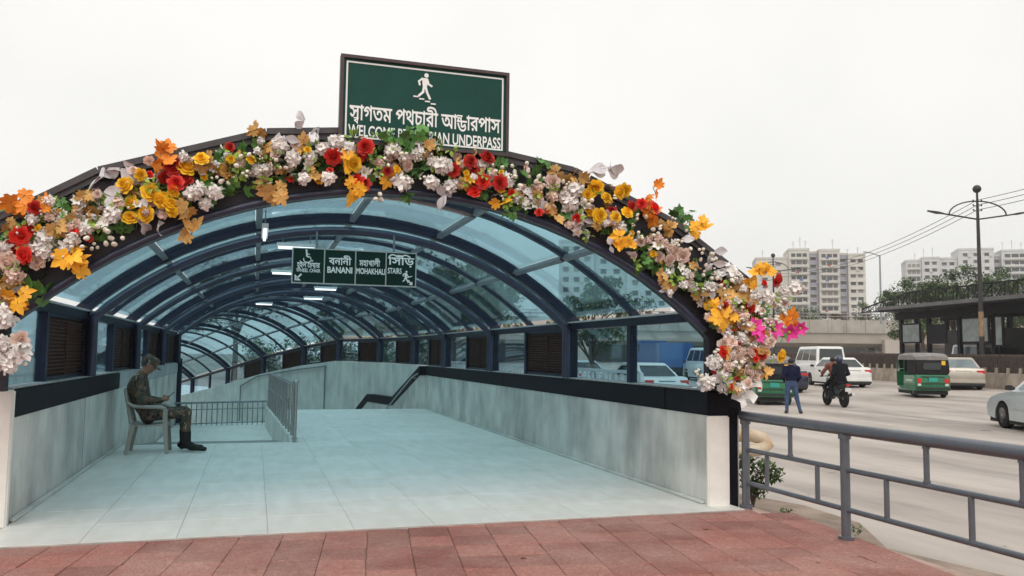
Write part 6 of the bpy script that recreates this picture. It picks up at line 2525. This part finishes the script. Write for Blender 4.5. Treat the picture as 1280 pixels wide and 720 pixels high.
def apartment(label, org, az, wall, secs, z_from, floor_h, group):
    """secs: (x0, x1, roof z, set-back, kind) along the front; windows and balconies on the floors above z_from"""
    g = thing('apartment_block', label, 'building', org, az, group)
    for (x0, x1, zr, sb, kind) in secs:
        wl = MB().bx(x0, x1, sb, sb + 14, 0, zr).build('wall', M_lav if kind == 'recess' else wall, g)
        MB().bx(x0 - .1, x1 + .1, sb - .12, sb + 14.1, zr + .01, zr + .7).build('roof_parapet', wall, g)
        w = x1 - x0
        nfl = int((zr - .6) / floor_h)
        for f in range(nfl):
            z = zr - .5 - (f + 1) * floor_h
            if z < z_from:
                break
            if kind == 'balc':
                bl = MB().bx(x0 + .12 * w, x1 - .12 * w, sb - .03, sb + .3, z + .75, z + floor_h - .42).build('balcony_opening', ra.choice(HOLES), g)
                if ra.random() < .35:
                    q = x0 + w * ra.uniform(.2, .7)
                    MB().bx(q, q + .9, sb - .99, sb - .955, z + .3, z + .95).build('laundry', ra.choice(CLOTHS), bl)
                MB().bx(x0 + .08 * w, x1 - .08 * w, sb - .95, sb - .04, z - .08, z + .10).build('slab', M_slab, bl)
                MB().bx(x0 + .08 * w, x1 - .08 * w, sb - .95, sb - .80, z + .11, z + .74).build('parapet', wall, bl)
                for q in (.35, .65):
                    MB().bx(x0 + q * w - .15, x0 + q * w + .15, sb - .06, sb + .2, z + .74, z + floor_h - .42).build('pier', wall, bl)
            else:
                cols = {'win1': (.5,), 'win2': (.28, .70), 'win3': (.2, .5, .8), 'recess': (.5,)}[kind]
                ww = {'win1': .8, 'win2': .75, 'win3': .7, 'recess': .8}[kind]
                for c in cols:
                    cx = x0 + c * w
                    wn = MB().bx(cx - ww, cx + ww, sb - .03, sb + .2, z + .75, z + floor_h - .65).build('window', ra.choice(HOLES), g)
                    if ra.random() < .22:
                        MB().bx(cx + ww + .2, cx + ww + .95, sb - .5, sb - .04, z + .5, z + 1.1).build('air_conditioner', M_slab, wn)
                    MB().bx(cx - ww - .15, cx + ww + .15, sb - .45, sb - .035, z + floor_h - .64, z + floor_h - .52).build('sun_shade', M_slab, wn)
    return g


ra = random.Random(4)


def aerials(g, pts):
    for (x, z, h) in pts:
        b = MB()
        b.tube([(x, 4, z), (x, 4, z + h)], .07, 5)
        for q in range(2):
            b.bar((x - .5, 4, z + h * (.7 + .2 * q)), (x + .5, 4, z + h * (.7 + .2 * q)), .06, .06)
        b.build('aerial', M_glamp, g)


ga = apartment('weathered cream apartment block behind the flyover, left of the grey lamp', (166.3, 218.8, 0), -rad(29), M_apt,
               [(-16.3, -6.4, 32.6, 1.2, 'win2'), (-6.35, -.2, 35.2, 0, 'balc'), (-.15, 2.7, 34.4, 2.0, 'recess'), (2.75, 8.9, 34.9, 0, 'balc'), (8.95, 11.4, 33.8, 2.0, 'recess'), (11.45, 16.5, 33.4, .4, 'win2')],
               8, 2.38, 'apartment blocks on the skyline')
aerials(ga, [(-14, 33, 3), (-4.5, 35.5, 3.2), (-2.4, 35.5, 4.6), (-.8, 35.5, 3.4), (7.5, 35.2, 4.0), (15, 34, 2.6), (11.9, 34, 2.0)])
gb = apartment('pale grey apartment block behind the trees at the right photo edge', (247.0, 235.5, 0), -rad(36), M_apt2,
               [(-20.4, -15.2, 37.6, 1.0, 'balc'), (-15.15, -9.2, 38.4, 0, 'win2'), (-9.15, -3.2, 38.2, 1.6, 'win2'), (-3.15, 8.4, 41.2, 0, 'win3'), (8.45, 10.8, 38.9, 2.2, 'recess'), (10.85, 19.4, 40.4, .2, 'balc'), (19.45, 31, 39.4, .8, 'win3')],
               10, 2.55, 'apartment blocks on the skyline')
aerials(gb, [(-17, 38, 3), (-14, 39, 3.6), (-11, 39, 4), (12, 41, 3.4), (15, 41, 4.0), (18, 41, 3)])
apartment('tall hazy apartment slab seen through the canopy glass', (86, 190, 0), -rad(24), M_apt2,
          [(-14, -5, 30, 0, 'win3'), (-4.95, 3, 27, 1.5, 'win2'), (3.05, 14, 24, 0, 'win3')], 8, 2.6, 'apartment blocks on the skyline')

# ------------------------------------------------------------------ trees
def tree(label, loc, H_, cr, seed, dense=1.0, leaf=.24, flat=.7):
    rg = random.Random(seed)
    g = thing('tree', label, 'tree', loc, 0, 'roadside trees')
    b = MB()
    zt = H_ * .42
    b.tube([(0, 0, -.2), (.05, .03, zt * .5), (.0, .08, zt), (.05, .0, H_ * .72)], [H_ * .028, H_ * .022, H_ * .018, H_ * .006], 8)
    cl = []
    for k in range(11):
        a = k * 2.4 + rg.uniform(-.3, .3)
        z = H_ * rg.uniform(.48, .93)
        rr = cr * rg.uniform(.35, .95) * (1.1 - .5 * abs(z / H_ - .62) / .4)
        e_ = Vector((rr * math.cos(a), rr * math.sin(a), z))
        s_ = Vector((0, .05, zt * rg.uniform(.75, 1.3)))
        b.tube([s_, s_.lerp(e_, .5) + Vector((0, 0, .25)), e_], [H_ * .011, H_ * .007, H_ * .003], 5)
        cl.append((tuple(e_), cr * rg.uniform(.26, .46)))
        for q in range(2):
            cl.append((tuple(e_ + Vector((rg.uniform(-1, 1), rg.uniform(-1, 1), rg.uniform(-.6, .8))) * cr * .4), cr * rg.uniform(.14, .28)))
    b.build('trunk', M_bark, g, smooth=50)
    b = MB()
    leaf_cloud(b, cl, int(3200 * dense), leaf, rg)
    b.build('crown', [M_leafA, M_leafB], g)
    return g


tree('broad dusty green tree behind the bus shelter, tallest of the row', (60.5, 54.2, .3), 8.3, 4.0, 1, 2.4)
tree('rounded green tree left in the row behind the bus shelter', (54.6, 57.0, .3), 7.8, 3.2, 2, 2.0)
tree('green tree at the right photo edge behind the footbridge', (60.0, 47.0, .3), 7.8, 3.8, 3, 2.2)
tree('small tree between the two in the row behind the shelter', (57.6, 56.5, .3), 8.2, 3.2, 4, 2.0)
tree('bushy tree outside the glass wall beside the road', (11.6, 27.5, -.3), 4.3, 1.7, 5, 1.0, .16)
tree('slender tree outside the glass, nearer the far end of the canopy', (9.4, 33.0, -.3), 5.2, 1.7, 6, .9, .18)
tree('leafy tree outside the glass beyond the bend of the canopy', (7.6, 42.0, -.3), 5.6, 2.2, 7, .9, .2)
tree('added tall tree right of the bend, darkening the view through the panes', (8.6, 37.0, -.3), 6.4, 2.6, 12, 1.1, .2)  # added to darken the panes along the bend
tree('added wide tree beyond the bend, darkening the view through the panes', (4.6, 47.5, -.43), 7.2, 3.2, 13, 1.3, .24)  # also added to darken the view through the glass
tree('added tree at the far end of the bend, darkening the far panes', (-1.2, 54.5, -.43), 7.6, 3.4, 14, 1.3, .26)  # added behind the far panes to darken them
tree('added tall tree far beyond the glass, darkening the panes left of the apartment slab', (14.0, 58.0, -.3), 8.5, 3.6, 15, 1.2, .28)  # added beyond the glass to darken the view
tree('distant hazy tree at the foot of the cream apartment block, left', (103, 140, .3), 11.5, 5.0, 31, .6, .5)
tree('distant hazy tree at the foot of the cream apartment block, right', (113, 130, .3), 12.0, 5.2, 32, .6, .5)
tree('distant tree beside the pier of the flyover', (66, 104, .3), 8.4, 3.2, 8, .7, .34)

rb = random.Random(77)  # bushes added to darken the bright panes along the bend
for k, (x, y, lb) in enumerate(((5.9, 32.0, 'added green bush darkening the glass view, nearest the stairs'), (5.2, 35.8, 'added green bush darkening the glass view, second along the bend'),
                                (3.9, 39.6, 'added green bush darkening the glass view, third along the bend'), (2.4, 43.3, 'added green bush darkening the glass view, fourth along the bend'),
                                (.6, 46.8, 'added green bush darkening the glass view at the far end'))):
    g = thing('bush', lb, 'bush', (x, y, -.43), 0, 'bushes added outside the bend to darken the glass')
    mb = MB()
    for q in range(7):
        a = q * .9
        mb.tube([(0, 0, 0), (.3 * math.cos(a), .3 * math.sin(a), .9), (.8 * math.cos(a), .8 * math.sin(a), 1.7)], [.05, .035, .015], 5)
    mb.build('stems', M_bark, g)
    mb = MB()
    leaf_cloud(mb, [((rb.uniform(-1, 1), rb.uniform(-1.3, 1.3), rb.uniform(.5, 2.3)), rb.uniform(.4, .8)) for _ in range(14)], 2300, .16, rb)
    mb.build('foliage', [M_leafA, M_leafB], g)

# street railing, cars and a blue truck seen through the wall glass
sr = thing('street_railing', 'pale street railing outside the glass wall', 'railing', (6.4, 20, -.25))
for k in range(12):
    mb = MB()
    mb.bx(6.38, 6.44, 13.0 + k * 1.5, 13.06 + k * 1.5, -.26, 1.15)
    mb.build('post', M_fixture, sr, world=True)
for z in (.55, 1.12):
    MB().bx(6.385, 6.435, 13.061, 29.5, z, z + .06).build('rail', M_fixture, sr, world=True)
for k in range(60):
    y = 13.25 + k * .27
    MB().bx(6.39, 6.43, y, y + .07, .62, 1.11).build('baluster', M_fixture, sr, world=True)
M_blue = mat('blue lorry paint', (.02, .09, .28), .4, coat=.3)
tr = thing('lorry', 'blue lorry seen through the glass wall near the first post', 'lorry', (26.0, 50.0, road_z(26)), -rad(10))
MB().bx(-1.1, 1.1, -3.4, 1.2, .75, 2.3).build('cargo_bed', M_blue, tr, bevel=.03)
b = MB()
b.loft([[(-1.05, 1.3, .5), (1.05, 1.3, .5), (1.05, 3.0, .5), (-1.05, 3.0, .5)], [(-1.05, 1.3, 1.5), (1.05, 1.3, 1.5), (1.05, 3.05, 1.5), (-1.05, 3.05, 1.5)], [(-.95, 1.35, 2.5), (.95, 1.35, 2.5), (.95, 2.6, 2.5), (-.95, 2.6, 2.5)]])
cabn = b.build('cab', M_blue, tr, bevel=.05)
for s in (-1, 1):
    MB().bx(s * 1.01 - .03, s * 1.01 + .03, 1.6, 2.4, 1.6, 2.2).build('side_window', M_winglass, cabn)
MB().bx(-1.0, 1.0, -3.3, 3.0, .45, .74).build('chassis', M_under, tr)
for yc in (2.1, -1.2, -2.3):
    for s in (-1, 1):
        wheel(tr, s * .95, yc, .45, .28)
car('saloon_car', 'white saloon seen through the glass wall, beyond the pale railing', (13.5, 27.6, -.25), 0, P_white, SEDAN, SCAB, 1.72, SWB)
car('saloon_car', 'silver saloon seen through the glass wall beyond the middle post', (14.6, 36.5, -.25), 0, P_silver, SEDAN, SCAB, 1.72, SWB)

# ------------------------------------------------------------------ hazy air round everything
mh = bpy.data.materials.new('thin haze')
mh.use_nodes = True
nt = mh.node_tree
nt.nodes.clear()
ou = nt.nodes.new('ShaderNodeOutputMaterial')
pv = nt.nodes.new('ShaderNodeVolumePrincipled')
pv.inputs['Color'].default_value = (.985, .985, .985, 1)
pv.inputs['Density'].default_value = 0.0006
pv.inputs['Anisotropy'].default_value = 0.2
nt.links.new(pv.outputs[0], ou.inputs['Volume'])
mb = MB()
mb.bx(-440, 440, -440, 440, -5, 52)
tag(mb.build('haze', mh), 'thin pale city haze', None, kind='stuff')
